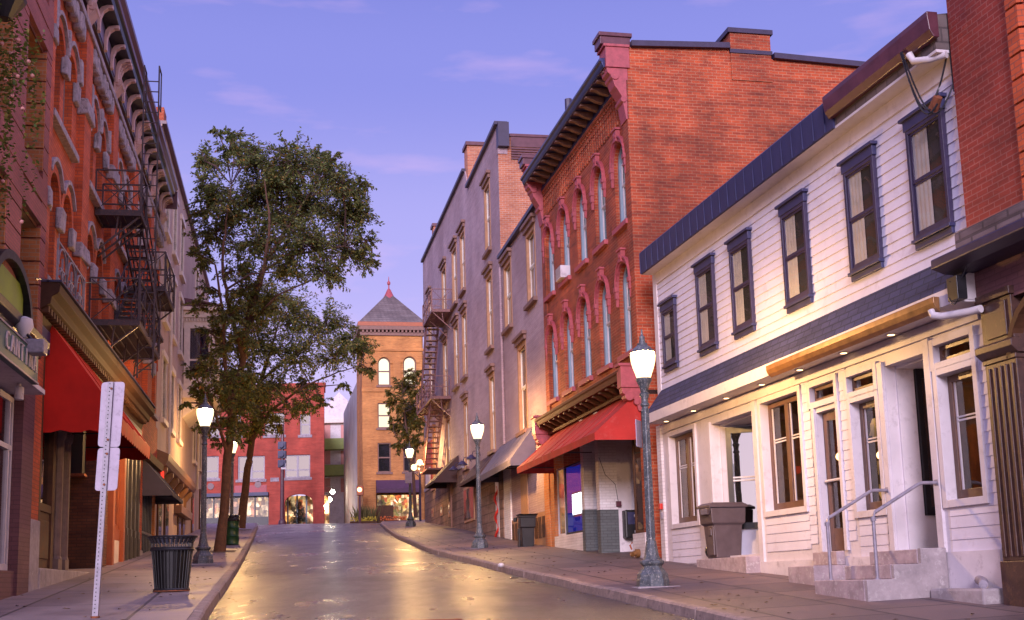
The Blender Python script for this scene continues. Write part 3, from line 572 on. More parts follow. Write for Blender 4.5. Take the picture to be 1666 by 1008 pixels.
# steps
def slab(t, name, mat, *bx, bev=.012):
    m = M(); m.box(*bx); return m.build(name, mat, t, bevel=bev)
t = Thing('concrete_steps', 'three painted concrete steps rising to the recessed dark glass door', 'steps', H, 10.4, -.5, -.6)
slab(t, 'step', CONC2, 9.6, 11.0, -1.25, -.07, -.85, -.38); slab(t, 'step', CONC2, 9.75, 11.0, -.85, -.065, -.38, -.19); slab(t, 'step', CONC2, 9.75, 11.0, -.45, -.06, -.19, .0)
M().prism([(-1.245, -.9), (-1.245, -.385), (-.845, -.38), (-.845, -.195), (-.44, -.19), (-.44, .01), (-.062, .01), (-.062, -.9)], 11.0, 11.08, 'x').build('cheek', CONC, t, bevel=.01)
t = Thing('concrete_step', 'single painted concrete step below the brown glazed door', 'steps', H, 7.9, -.3, -.4)
slab(t, 'step', CONC2, 7.45, 8.35, -.62, -.06, -.7, -.16); slab(t, 'threshold', CONC2, 7.5, 8.3, -.2, -.055, -.158, .05)
t = Thing('concrete_ledge', 'low painted concrete ledge under the wheeled bin in the open bay', 'ledge', H, 4, -.1, -.3)
slab(t, 'ledge', CONC2, 2.75, 5.14, -.32, .16, -.7, .06)
t = Thing('stone_curb', 'rough broken stone curb at the foot of the white house beside the pilaster', 'curb', H, 11.8, -.3, -.6); slab(t, 'curb', CONC, 11.12, 12.3, -.38, -.06, -.95, -.52, bev=.03)
for i, (u, lb) in enumerate(((9.66, 'galvanised pipe handrail left of the steps, nearest the brown door'), (10.95, 'galvanised pipe handrail on the steps, nearest the dark pilaster'))):
    t = Thing('handrail', lb, 'handrail', H, u, -1.0, -.4, 'pipe handrails on the house steps')
    m = M(); m.tube([(u, -1.02, -.42), (u, -1.02, .44), (u, -.98, .50), (u, -.32, .86), (u, -.25, .88), (u, -.03, .88)], .024, 10); m.build('rail', GALV, t, smooth=True)
    m = M(); m.lathe([(.038, 0), (.038, .05)], (u, -1.02, .38), 10); m.lathe([(.05, 0), (.045, .03)], (u, -1.02, -.40), 10); m.box(u-.04, u+.04, -.05, -.03, .84, .92); m.build('fitting', GALV, t)
t = Thing('drain_pipe', 'short white drain pipe elbow at the corner of the stone curb', 'pipe', H, 12.1, -.25, -.45); M().tube([(11.85, -.12, -.42), (12.05, -.2, -.44), (12.2, -.3, -.47)], [.06, .06, .055], 10).build('pipe', GALV, t, smooth=True)
# cables
t = Thing('cable_bundle', 'tangle of black cables and insulators hanging over the end window of the white house', 'cable', H, 11.9, -.2, 6.2)
m = M()
def sag(a, b, s, n=10): return [tuple(a[i]+(b[i]-a[i])*k/n-(s*math.sin(math.pi*k/n) if i == 2 else 0) for i in range(3)) for k in range(n+1)]
m.tube(sag((11.6, -.45, 6.7), (11.95, -.3, 5.75), .25), .012, 6); m.tube(sag((11.6, -.45, 6.7), (12.05, -.25, 5.8), .45), .014, 6); m.tube(sag((11.63, -.45, 6.7), (12.2, -.1, 6.0), .62), .012, 6); m.tube(sag((12.15, -.1, 6.5), (11.9, -.25, 5.85), .1), .014, 6); m.tube(sag((12.2, -.1, 6.5), (12.22, -.1, 6.0), .3), .012, 6)
m.build('cable', BLACK, t); M().tube([(11.85, -.2, 5.78), (12.0, -.2, 5.92)], [.07, .06], 10).build('insulator', RUSTY, t)
# ------------------------------------------------------------------ bins by the house
def cart(t, fr, u, y, z, mat, k_=.86):
    m = M()
    lv = [(.0, .27, .25), (.62, .31, .29), (.66, .36, .34), (.95, .37, .36)]
    vs = []
    for zz, a, b in lv:
        for sx, sy in ((-1, -1), (1, -1), (1, 1), (-1, 1)): vs.append((u+sx*a*k_, y+sy*b*k_/.86, z+zz))
    fs = [(3, 2, 1, 0)]
    for i in range(3):
        for k in range(4): fs.append((i*4+k, i*4+(k+1) % 4, i*4+4+(k+1) % 4, i*4+4+k))
    fs.append((12, 13, 14, 15)); m.add(vs, fs); m.box(u-.05, u+.22, y-.30, y-.26, z+.05, z+.62); m.box(u+.02, u+.16, y-.32, y-.29, z+.42, z+.56)
    m.build('body', mat, t, bevel=.025)
    m = M(); m.add([(u+sx*.40*k_, y+sy*.39*k_/.86, z+zz) for zz in (.955, 1.0) for sx, sy in ((-1, -1), (1, -1), (1, 1), (-1, 1))]+[(u+sx*.3, y+sy*.3, z+1.05) for sx, sy in ((-1, -1), (1, -1), (1, 1), (-1, 1))], [(3, 2, 1, 0), (0, 1, 5, 4), (1, 2, 6, 5), (2, 3, 7, 6), (3, 0, 4, 7), (4, 5, 9, 8), (5, 6, 10, 9), (6, 7, 11, 10), (7, 4, 8, 11), (8, 9, 10, 11)])
    m.prism([(u-.2, z+.95), (u+.34, z+.95), (u+.25, z+.82), (u-.1, z+.82)], y-.40, y-.36)
    for i in range(7): m.box(u-.08+i*.05, u-.065+i*.05, y-.412, y-.395, z+.83, z+.94)
    m.build('lid', mat, t, bevel=.01)
    for s in (-1,):
        w = M(); w.tube([(u-.36, y-.1, z+.14), (u-.30, y-.1, z+.14)], .15, 18); wo = w.build('wheel', BINK, t)
        h = M(); h.tube([(u-.372, y-.1, z+.14), (u-.358, y-.1, z+.14)], .1, 12)
        for k in range(6): a = k*math.pi/3; h.bar((u-.375, y-.1, z+.14), (u-.375, y-.1+.11*math.cos(a), z+.14+.11*math.sin(a)), .02)
        h.build('hub', BINB, wo, off=t.off)
t = Thing('wheeled_bin', 'grey brown wheeled bin standing on the ledge of the white house', 'bin', H, 3.5, -.15, .06); cart(t, H, 3.46, -.02, .065, BINB)

# ------------------------------------------------------------------ dark brick building at the right edge
db = Thing('corner_brick_building', 'dark red brick building with fluted brown pilaster at the right edge', 'building', H, 12.3, 0, 0)
M().box(12.25, 26, -.12, 6, 3.95, 12).build('wall', BR_D, db)
m = M()
for i in range(26): m.prism([(13.5, -.12), (13.53, -.2), (13.75, -.2), (13.78, -.12)], 4.0+i*.3, 4.0+i*.3+.27, 'z')
for i in range(26): m.prism([(15.5, -.12), (15.53, -.2), (15.75, -.2), (15.78, -.12)], 4.0+i*.3, 4.0+i*.3+.27, 'z')
m.build('brick_quoin', BR_L, db)
m = M(); m.box(12.22, 26, -.3, .1, 3.74, 3.97); m.build('stone_ledge', RUST, db, bevel=.03)
m = M(); m.prism([(-.3, 3.73), (-.62, 3.62), (-.62, 3.50), (-.45, 3.44), (-.14, 3.42), (-.1, 3.73)], 12.15, 26, 'x'); m.build('cornice', NAVY, db, bevel=.015)
M().box(12.3, 26, -.14, 5, 2.95, 3.5).build('frieze', BR_LV, db)
def pilaster(u):
    m = M(); m.box(u, u+.62, -.18, .0, -.2, 2.2); m.box(u-.02, u+.64, -.21, 0, -1.2, -.2); m.box(u-.02, u+.64, -.2, 0, 2.2, 2.26)
    m.prism([(-.18, 2.26), (-.27, 2.34), (-.27, 2.42), (-.2, 2.45), (0, 2.45), (0, 2.26)], u-.06, u+.68, 'x'); m.box(u, u+.62, -.18, 0, 2.45, 2.98); m.box(u-.03, u+.65, -.22, 0, 2.98, 3.08)
    for i in range(5): m.box(u+.05+i*.115, u+.10+i*.115, -.2, -.18, -.15, 2.15)
    for i in range(3): m.box(u-.02, u+.0, -.15+i*.05, -.125+i*.05, -.15, 2.15)
    m.box(u+.1, u+.52, -.2, -.18, 2.5, 2.93)
    return m.build('pilaster', pm('dark_umber_paint', (.062, .028, .022), .45, .35, 6, .2, wear=(.11, .05, .03)), db, bevel=.008)
pilaster(12.46)
M().box(12.98, 26, -.06, .1, -1.5, .4).build('bulkhead', NAVY, db)
M().box(12.98, 26, -.02, .1, .4, 2.95).build('shop_window', GLASSD, db); M().box(12.98, 26, .12, .14, .4, 2.95).build('backing', DARK, db)
m = M(); ringarch(m, 13.0, 14.6, 2.2, .7, .08, -.2, -.05); m.build('arch_bracket', WOOD, db)
t = Thing('junction_box', 'black cable box with loose wires under the dark cornice', 'box', H, 12.35, -.3, 3.2); m = M(); m.box(12.28, 12.5, -.5, -.36, 3.05, 3.35); m.tube(sag((12.35, -.5, 3.3), (12.6, -.4, 3.45), .1), .01, 5); m.tube(sag((12.3, -.5, 3.1), (12.5, -.5, 3.05), .08), .01, 5); m.build('box', BLACK, t, bevel=.02)
# ------------------------------------------------------------------ three storey brick building with arched windows
bk = Thing('arched_brick_building', 'red brick building with rose arched window hoods and bracketed navy cornice', 'building', B)
UN = 9.15
US = [.33+1.85*i for i in range(5)]; WW = .98
BH = [(u, u+WW, 7.64, 9.75) for u in US]+[(u, u+WW, 4.43, 6.68) for u in US]
m = wall_holes(M(), 0, UN, 3.4, 11.9, BH, .24)
for a, b, c, d in BH: arch_fill(m, a, b, d-.49, d, 0, .24)
for u in (0, UN-.42): m.box(u-.001, u+.42, -.05, .0, 3.9, 11.0)
m.build('wall', BR_R, bk)
S = Frame(*B.w(UN).xy, B.a+math.pi/2, B.oz)
sy1, sz1 = S.uz(1430, 101); sc0, scz0 = S.uz(1188, 82); sc1, scz1 = S.uz(1254, 96); czt = S.uz(1200, 47)[1]; zA = S.uz(1020, 76)[1]; zB = S.uz(1186, 80)[1]
pf = [(.0, -1.8), (.0, zA), (sc0, zB), (sc1, zB-.15), (sc1, scz1), (sy1, sz1), (sy1+9, sz1-.5), (sy1+9, -1.8)]
M().prism(pf, UN-.3, UN, 'x').build('side_wall', BR_R, bk)
M().prism([(.0, -1.8), (0, 8), (sy1+8, 8), (sy1+8, -1.8)], -.0, .3, 'x').build('side_wall', BR_R, bk)
m = M(); m.bar((UN-.12, .1, zA+.06), (UN-.12, sc0-.05, zB+.06), .5, .14); m.bar((UN-.12, sc1+.05, scz1+.06), (UN-.12, sy1+9, sz1-.45), .5, .14); m.build('coping', NAVY, bk)
ch = M().box(UN-.9, UN+.03, sc0, sc1, zB-.8, czt-.12).build('chimney', BR_R, bk); m = M(); m.box(UN-.94, UN+.08, sc0-.06, sc1+.06, czt-.12, czt); m.box(UN-.92, UN+.06, sc0-.03, sc1+.03, zB-.1, zB); m.build('cap', NAVY, ch, off=bk.off)
M().prism([(0.3, 11.6), (0.3, 11.75), (sy1+8, 10.8), (sy1+8, 10.6)], .3, UN-.3, 'x').build('roof', DARK, bk)
def arched(u, z0, z1):
    zs = z1-.49
    f = M(); f.box(u, u+.10, .10, .24, z0, zs); f.box(u+WW-.10, u+WW, .10, .24, z0, zs); f.box(u+.1, u+WW-.1, .10, .24, z0, z0+.07); ringarch(f, u+.1, u+WW-.1, zs, .39, .1, .10, .24)
    w = f.build('window', SASHB, bk)
    g = M(); a, b = u+.1, u+WW-.1; zm = z0+(z1-z0)*.52
    for lo, hi, y in ((z0+.07, zm, .17), (zm, zs+.06, .15)): g.box(a, a+.05, y, y+.03, lo, hi); g.box(b-.07, b, y, y+.03, lo, hi); g.box(a+.05, b-.07, y+.001, y+.03, lo, lo+.05); g.box(a+.05, b-.07, y+.001, y+.03, hi-.04, hi)
    g.build('sash', WHITE, w, off=bk.off)
    M().quad((a, .19, z0), (b, .19, z0), (b, .19, z1), (a, .19, z1)).build('pane', GLASS, w, off=bk.off)
    M().quad((a, .235, z0), (b, .235, z0), (b, .235, z1), (a, .235, z1)).build('backing', DARK, w, off=bk.off)
    M().box(a+.05, b-.05, .21, .215, zm-.1, zs).build('blind', CURT, w, off=bk.off)
    h = M(); c = u+WW/2; ringarch(h, u, u+WW, zs, .49, .09, -.07, .0, t2=.14); ringarch(h, u-.06, u+WW+.06, zs, .59, .035, -.1, -.0, t2=.05)
    for s in (-1, 1):
        x = c+s*(WW/2+.075); h.box(x-.085, x+.075, -.11, 0, zs-.12, zs+.0); h.box(x-.065, x+.06, -.09, 0, zs-.3, zs-.12); h.prism([(x-.045, zs-.3), (x+.045, zs-.3), (x+.02, zs-.5), (x-.02, zs-.5)], -.07, 0)
    h.prism([(c-.09, zs+.5), (c+.09, zs+.5), (c+.13, zs+.78), (c-.13, zs+.78)], -.12, 0); h.box(c-.17, c+.17, -.15, 0, zs+.78, zs+.83); h.tube([(c, -.14, zs+.64), (c, -.1, zs+.64)], .05, 10)
    h.build('hood', PINKT, w, off=bk.off, bevel=.006)
    M().box(u-.1, u+WW+.1, -.1, .2, z0-.13, z0).build('sill', PINKT, w, off=bk.off, bevel=.01)
    return w
wa, wb = arched(US[0], 7.64, 9.75), arched(US[0], 4.43, 6.68)
for u in US[1:]: copypart(wa, bk, (u-US[0], 0, 0)); copypart(wb, bk, (u-US[0], 0, 0))
t = Thing('air_conditioner', 'white box air conditioner in a top floor arched window of the brick building', 'air conditioner', B, US[1]+.4, 0, 7.7); m = M(); m.box(US[1]+.12, US[1]+.72, -.22, .16, 7.66, 8.02)
m.build('case', WHITE2, t, bevel=.01); m = M(); [m.box(US[1]+.16, US[1]+.68, -.226, -.22, 7.7+i*.04, 7.715+i*.04) for i in range(8)]; m.build('grille', GALV, t)
m = M()
n = 41
for i in range(n):
    u = .5+i*(UN-1.0)/(n-1); k = i % 4
    for j in range((5, 4, 3, 4)[k]): m.box(u-.05, u+.05, -.07+.008*j, 0, 10.86-j*.17, 10.97-j*.17)
    m.box(u-.035, u+.035, -.045, 0, 10.2, 10.97)
m.box(.4, UN-.4, -.09, 0, 10.95, 11.04)
m.build('corbel_table', BR_R, bk)
def cornice(par, u0, u1, zb, hgt, yo, nb, mat, bmat, big=True):
    m = M(); m.box(u0, u1, -.10, .0, zb, zb+.09); m.box(u0, u1, -.06, 0, zb+.09, zb+hgt); zs = zb+hgt*.55
    m.prism([(-.06, zs), (-yo*.86, zs), (-yo*.9, zs+hgt*.12), (-yo*.93, zs+hgt*.25), (-yo, zs+hgt*.32), (-yo, zb+hgt), (-.05, zb+hgt+.05)], u0, u1, 'x')
    c = m.build('cornice', mat, par, bevel=.008)
    for i in range(nb):
        u = u0+.25+i*(u1-u0-.5)/(nb-1); d = zs-zb-.1
        b = M().prism([(-.06, zs-.001), (-yo*.8, zs-.001), (-yo*.82, zs-d*.35), (-yo*.6, zs-d*.45), (-yo*.42, zs-d*.8), (-yo*.2, zs-d*1.0), (-.06, zs-d*1.05)], u-.075, u+.075, 'x')
        b.build('bracket', bmat, c, off=par.off, bevel=.008)
    return c
cornice(bk, .05, UN-.05, 11.05, .5, .68, 17, BLUE, TANH)
def endblock(u0, u1, zb, hgt, yo, drop):
    m = M(); m.box(u0, u1, -yo, .05, zb, zb+hgt); m.box(u0-.03, u1+.03, -yo-.05, .06, zb+hgt, zb+hgt+.07)
    m.prism([(0.0, zb-.001), (-yo+.02, zb-.001), (-yo+.04, zb-.12), (-yo*.75, zb-.2), (-yo*.62, zb-drop*.35), (-yo*.5, zb-drop*.42), (-yo*.32, zb-drop*.55), (-yo*.22, zb-drop*.8), (-.08, zb-drop), (0, zb-drop)], u0+.04, u1-.04, 'x')
    for y, z, r in ((-yo*.6, zb-.2, .11), (-yo*.25, zb-drop*.62, .07)): m.tube([(u0+.01, y, z), (u1-.01, y, z)], r, 12)
    return m.build('end_block', PINKT, bk, bevel=.01)
e = endblock(UN-.5, UN+.04, 11.3, .52, .55, 1.3); m = M(); m.box(UN-.52, UN+.0, -.66, .1, 11.9, 12.1); m.box(UN-.56, UN+.04, -.7, .14, 12.1, 12.2); m.build('cap', MAROON, e, off=bk.off, bevel=.01)
e = endblock(-.1, .42, 11.3, .52, .55, 1.3); m = M(); m.box(-.12, .4, -.66, .1, 11.9, 12.1); m.box(-.16, .44, -.7, .14, 12.1, 12.2); m.build('cap', MAROON, e, off=bk.off, bevel=.01)
cornice(bk, .2, UN-.15, 3.42, .48, .5, 15, pm('oxblood_paint', (.10, .030, .022), .75, .25, 6, .1, spec=.2), WOOD)
endblock(-.12, .3, 3.45, .5, .5, .55); endblock(UN-.3, UN+.02, 3.45, .5, .5, .55)
awning('shop_awning', 'long red canvas awning below the arched brick building', B, .55, 9.05, 1.15, 3.40, 2.41, .17, REDC2)
# its shop front
m = M(); m.box(-.1, .5, -.02, .3, -1.2, 3.4); m.build('brick_pier', BR_LO, bk)
m = M(); m.box(.5, 3.7, -.05, .3, -1.4, .36); m.build('bulkhead', BR_W, bk)
def shopwin(u0, u1, z0, z1, fm, gm, back, par, y=.06, w=.05, bd=.6):
    f = M(); f.box(u0, u0+w, y, y+.05, z0, z1); f.box(u1-w, u1, y, y+.05, z0, z1); f.box(u0+w, u1-w, y, y+.049, z0, z0+w); f.box(u0+w, u1-w, y, y+.049, z1-w, z1); o = f.build('shop_window', fm, par)
    M().quad((u0, y+.02, z0), (u1, y+.02, z0), (u1, y+.02, z1), (u0, y+.02, z1)).build('pane', gm, o, off=par.off); M().box(u0, u1, y+bd, y+bd+.02, z0, z1).box(u0-.01, u0+.01, y+.05, y+bd, z0, z1).build('backing', back, o, off=par.off); return o
shopwin(.55, 1.42, .38, 2.35, WHITE, GLASSD, SHOP1, bk); shopwin(1.46, 3.68, .38, 2.35, BLACK, GLASSD, BLUEG, bk, bd=.3)
t = Thing('lit_screen', 'bright white screen glowing in the blue shop window', 'screen', B, 2.9, .1, .9); M().box(1.95, 3.6, .14, .2, .92, 1.5).build('display', SCREEN, t); M().box(1.9, 3.65, .16, .24, .87, 1.55).build('casing', BLACK, t)
m = M(); m.box(3.72, 4.0, -.06, .62, .95, 3.4); m.box(4.85, 5.2, .4, .7, -1.5, 3.4); m.box(5.2, 5.5, -.06, .42, .85, 3.4); m.build('pier', BR_W, bk)
m = M(); m.box(3.715, 4.005, -.065, .625, -1.5, .95); m.box(5.195, 5.505, -.065, .425, -1.5, .85); m.build('pier_base', BR_GR, bk)
M().box(5.1, 5.62, -.12, .5, -1.6, -.28).build('pier_footing', CONC, bk, bevel=.03)
M().box(4.0, 4.85, .9, .95, -1.5, 2.4).build('door', BLACK, bk)
M().box(5.3, 5.46, .42, 1.6, -1.5, 3.4).build('recess_wall', WHITE2, bk); M().box(5.46, 8.2, 1.6, 1.65, -1.5, 3.4).build('recess_wall', WHITE2, bk)
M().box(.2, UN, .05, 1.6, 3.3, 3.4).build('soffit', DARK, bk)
o = shopwin(8.15, 9.05, .12, 2.4, WOOD, GLASSD, SHOP3, bk, .02, .07); M().box(8.15, 9.05, -.05, .1, -1.6, .11).build('bulkhead', BR_W, bk)
t = Thing('payphone', 'black payphone hanging on the white wall under the red awning', 'payphone', B, 5.5, .72, .3); m = M(); m.box(5.47, 5.78, .52, .9, .1, .82); m.build('case', BLACK, t, bevel=.03); m = M(); m.box(5.775, 5.785, .58, .84, .45, .76); m.build('face', BLUEP, t); m = M(); m.box(5.78, 5.83, .74, .86, .62, .7); m.box(5.78, 5.83, .74, .86, .22, .3); m.box(5.785, 5.82, .78, .82, .3, .62); m.build('handset', GALV, t, bevel=.015)
t = Thing('alarm_box', 'small red alarm box above the payphone', 'alarm', B, 5.5, .45, .9); m = M(); m.box(5.5, 5.56, .36, .5, .92, 1.06); m.build('case', MAROON, t, bevel=.01); M().tube([(5.53, .42, 1.06), (5.53, .36, 1.5), (5.53, .1, 1.75), (5.53, -.05, 2.2)], .008, 5).build('cable', BLACK, t)
t = Thing('alarm_box', 'small bright red alarm box on the white pillar at the corner of the house', 'alarm', H, .2, -.1, 1.2); M().box(.16, .27, -.13, -.06, 1.2, 1.33).build('case', REDT, t, bevel=.01); M().box(.2, .25, -.1, -.06, 1.0, 1.14).build('label_plate', GALV, t)
t = Thing('standpipe', 'twin brass standpipe connection low on the white wall behind the lamp post', 'standpipe', B, 8.6, -.1, -.4); m = M(); m.tube([(8.6, .0, -.35), (8.6, -.14, -.35)], .1, 12); m.tube([(8.56, -.12, -.33), (8.5, -.24, -.38)], .055, 10); m.tube([(8.64, -.12, -.33), (8.7, -.24, -.38)], .055, 10); m.build('valve', GOLD, t, smooth=True); M().tube([(8.5, -.2, -.26), (8.5, -.24, -.16), (8.56, -.2, -.1)], .02, 8).build('ring', ORANGEW, t)
m = M(); m.box(9.16, 9.6, -.07, .0, -1.3, -.42); m.build('brick_footing', BR_R, bk)

# ------------------------------------------------------------------ grey painted building
gb = Thing('painted_brick_building', 'tall mauve grey painted brick building with narrow hooded windows', 'building', G)
ROWS = dict(t=(9.52, 12.3), m=(5.64, 8.62), l=(5.64, 8.08), g=(1.65, 4.64))
GW = [(u, u+w, *ROWS[r]) for u, w, r in ((21.0, 1.4, 't'), (14.25, 1.5, 't'), (11.6, 1.6, 't'), (7.9, 1.6, 't'), (2.2, 1.3, 't'), (21.0, 1.4, 'm'), (14.4, 1.4, 'm'), (11.75, 1.55, 'm'), (7.9, 1.6, 'm'), (2.2, 1.3, 'm'), (24.8, 1.5, 'l'), (28.95, 1.5, 'l'), (27.0, 1.5, 'g'), (21.15, 1.2, 'g'), (14.45, 1.2, 'g'), (8.6, 1.4, 'g'), (3.2, 1.2, 'g'))]
UM, UE = 24.3, 31.55
p1, p2, p3, p4 = (G.uz(*p) for p in ((688, 427), (756, 278), (762, 304), (809, 203)))
m = wall_holes(M(), 0, UE, -3, 8.5, [w for w in GW if w[2] < 9], .16)
wall_holes(m, 0, UM, 8.5, 13.2, [w for w in GW if w[2] > 9], .16)
m.prism([(0, 13.2), (0, p1[1]), (p2[0], p2[1]), (p2[0]+.8, p3[1]), (UM, p4[1]), (UM, 13.2)], 0, .3)
m.box(0, .3, .0, 16, -1, 14); m.box(.3, UM, 15.5, 16, -1, 13)
m.build('wall', BR_G, gb)
M().box(UM-.35, UM-.002, .004, 13, 7.9, 13.3).build('end_wall', BR_PINK, gb)
m = M(); m.box(UM-.36, UM+.04, .5, 12, 12.9, 13.3); m.box(UM-.4, UM+.08, .45, 12, 13.3, 13.4)
for i in range(5): m.box(UM-.36, UM+.06, .5, 12, 12.4+i*.1, 12.46+i*.1)
m.build('metal_flashing', MAROON, gb)
m = M(); q = lambda a, b: m.bar((a[0], .12, a[1]+.06), (b[0], .12, b[1]+.06), .5, .13); q(p1, p2); q((p2[0]+.8, p3[1]), (UM+.1, p4[1])); m.bar((UM, .1, 8.56), (UE, .1, 8.56), .5, .13); m.box(UM, UE, .3, 12, 8.4, 8.5); m.box(UM-.2, UM+.25, -.02, .4, p4[1]-.9, p4[1]+.05); m.build('coping', NAVY, gb)
M().box(UM-.25, UM+.02, -.01, .36, 12.6, p4[1]+.02).build('parapet_end', BR_G, gb)
for u, zt, wd in ((p2[0]+.1, p2[1]+1.0, .9), (4.3, 15.6, .7)):
    c = M().box(u-wd*.5, u+wd*.5, .05, .9, 12.5, zt).build('chimney', BR_PINK, gb); M().box(u-wd*.6, u+wd*.6, -.03, .98, zt, zt+.16).build('cap', MAROON, c, off=gb.off)
M().tube([(UM+1.2, 2.5, 8), (UM+1.2, 2.5, 14.4)], .14, 8).build('vent_pipe', NAVY, gb)
M().tube([(UM+.12, -.06, 8.4), (UM+.12, -.06, 5), (UM+.12, -.06, 1.6)], .05, 8).build('downspout', BR_G, gb)
def gwin(u0, u1, z0, z1):
    f = M(); c = .16
    f.box(u0, u0+c, -.02, .14, z0, z1); f.box(u1-c, u1, -.02, .14, z0, z1); f.box(u0+c, u1-c, -.02, .14, z1-c, z1)
    w = f.build('window', TANT, gb, bevel=.01); g = M(); a, b, zm = u0+c, u1-c, z0+(z1-z0)*.5
    for lo, hi, y in ((z0, zm, .09), (zm, z1-c, .07)): g.box(a, a+.05, y, y+.03, lo, hi); g.box(b-.05, b, y, y+.03, lo, hi); g.box(a+.05, b-.05, y+.001, y+.03, lo, lo+.07); g.box(a+.05, b-.05, y+.001, y+.03, hi-.05, hi)
    g.build('sash', BLINDW, w, off=gb.off)
    M().quad((a, .1, z0), (b, .1, z0), (b, .1, z1), (a, .1, z1)).build('pane', GLASS, w, off=gb.off); M().quad((a, .15, z0), (b, .15, z0), (b, .15, z1), (a, .15, z1)).build('backing', CURT if random.random() < .4 else DARK, w, off=gb.off)
    h = M(); h.box(u0-.08, u1+.08, -.10, 0, z1+.0, z1+.16); h.box(u0-.16, u1+.16, -.17, 0, z1+.16, z1+.28); h.build('hood', TANH, w, off=gb.off, bevel=.01)
    M().box(u0-.08, u1+.08, -.14, .1, z0-.14, z0).build('sill', TANH, w, off=gb.off, bevel=.01)
for g in GW: gwin(*g)
m = M(); m.prism([(0, -2.6), (0, 1.7), (14.2, 1.7), (14.2, .85), (24.0, .85), (24.0, -3.4)], -.09, -.001); m.build('stone_base', STONE, gb)
m = M(); m.box(0, 14.25, -.13, -.001, 1.701, 1.9); m.box(14.25, 20.5, -.13, -.001, .851, 1.0); m.build('water_table', LIME, gb, bevel=.02)
gu = lambda px, py=820: G.uz(px, py)[0]
for a, b, c, d in ((716, 720.5, 822, 838), (729, 733, 818, 840), (702, 705, 828, 840)):
    u0, zt = G.uz(a, c, -.1); u1, zb = G.uz(b, d, -.1); w = M().box(u0, u1, -.11, -.08, zb, zt).build('basement_window', TANT, gb); M().box(u0+.2, u1-.2, -.115, -.1, zb+.15, zt-.1).build('pane', GLASSD, w, off=gb.off)
u0, u1 = gu(759), gu(776); w = M(); w.box(u0, u1, -.13, -.08, -.75, .75); w = w.build('stone_framed_window', TANT, gb); m = M(); [m.box(u0+.12+i*(u1-u0-.1)/3, u0+(i+1)*(u1-u0-.1)/3, -.14, -.12, -.65, .65) for i in range(3)]; m.build('pane', GLASSD, w, off=gb.off)
M().tube([(gu(739), -.12, 1.6), (gu(739), -.12, -1.5)], .06, 8).build('downspout', TANH, gb)
# ground floor front with lit shop
u0, u1 = gu(792), gu(808); dd = M().box(u0, u1, -.04, .02, -2.4, .6).build('door', pm('ochre_door', (.30, .19, .05), .5), gb); M().box(u0+.2, u1-.4, -.05, -.03, -.9, .3).build('pane', GLASSD, dd, off=gb.off)
u0, u1 = gu(810.5), gu(816); M().box(u0, u1, -.1, .0, -2.5, .6).build('post', WHITE, gb)
t = Thing('garland', 'red garland wound up a white post under the slate awning', 'garland', G, (u0+u1)/2, -.12, -2.3); m = M(); m.tube([((u0+u1)/2+.16*math.sin(i*.9), -.12-.06*math.cos(i*.9), -2.3+i*.1) for i in range(26)], .05, 6); m.build('ribbon', REDT, t, smooth=True)
M().box(gu(819.5), gu(833), -.06, .1, -3, .7).build('pier', BR_W, gb); M().box(gu(888.5), UE, -.05, .1, -3.2, .8).build('pier', BR_LO, gb)
zs = -1.05
shopwin(gu(834.5), gu(848), zs-.0, .75, TANT, GLASSD, SHOP1, gb, .02, .1, bd=.25); shopwin(gu(872.5), gu(888), zs-.15, .75, TANT, GLASSD, SHOP1, gb, .02, .1, bd=.25)
M().box(gu(849), gu(860), -.03, .1, -3, .8).build('pier', TANT, gb); M().box(gu(860), gu(872), .5, .55, -3, .8).build('door', BLUEG, gb)
for a, b in ((834, 849), (871, 889)):
    u0, u1 = gu(a), gu(b); p = M().box(u0, u1, -.05, .1, -3.2, zs-.16).build('bulkhead', TANT, gb); m = M()
    for k in range(3): m.box(u0+.1+k*(u1-u0)/3, u0-.05+(k+1)*(u1-u0)/3, -.065, -.05, -2.0, zs-.3)
    m.build('panel', WOOD, p, off=gb.off)
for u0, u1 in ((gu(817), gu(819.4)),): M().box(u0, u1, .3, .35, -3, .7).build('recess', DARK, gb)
awning('shop_awning', 'slate grey canvas awning on the grey building, next to the long red awning', G, 23.2, 29.6, .85, 1.62, .52, .2, BLC)
awning('shop_awning', 'dark brown canvas awning over the stone base, middle of the three on the grey building', G, 17.6, 22.8, .75, 1.55, .72, .12, BRC)
awning('shop_awning', 'small dark brown canvas awning nearest the fire escape on the grey building', G, 9.0, 12.6, 1.15, 2.45, 1.32, .1, BRC)
for i, px in enumerate((741, 755.6, 770)):
    u, z = G.uz(px, (763, 754.6, 745)[i], -.3); lb = ('gooseneck wall lamp beside the small brown awning', 'gooseneck wall lamp, middle one of the three on the grey building', 'gooseneck wall lamp above the middle brown awning')[i]
    t = Thing('wall_lamp', lb, 'lamp', G, u, 0, z, 'gooseneck lamps on the grey building'); M().tube([(u, 0, z+.1), (u, -.12, z+.3), (u, -.3, z+.28), (u, -.36, z+.1)], .02, 6).build('arm', NAVY, t); M().lathe([(.05, .14), (.09, .1), (.22, -.02), (.22, -.04)], (u, -.38, z), 14).build('shade', NAVY, t, smooth=True)
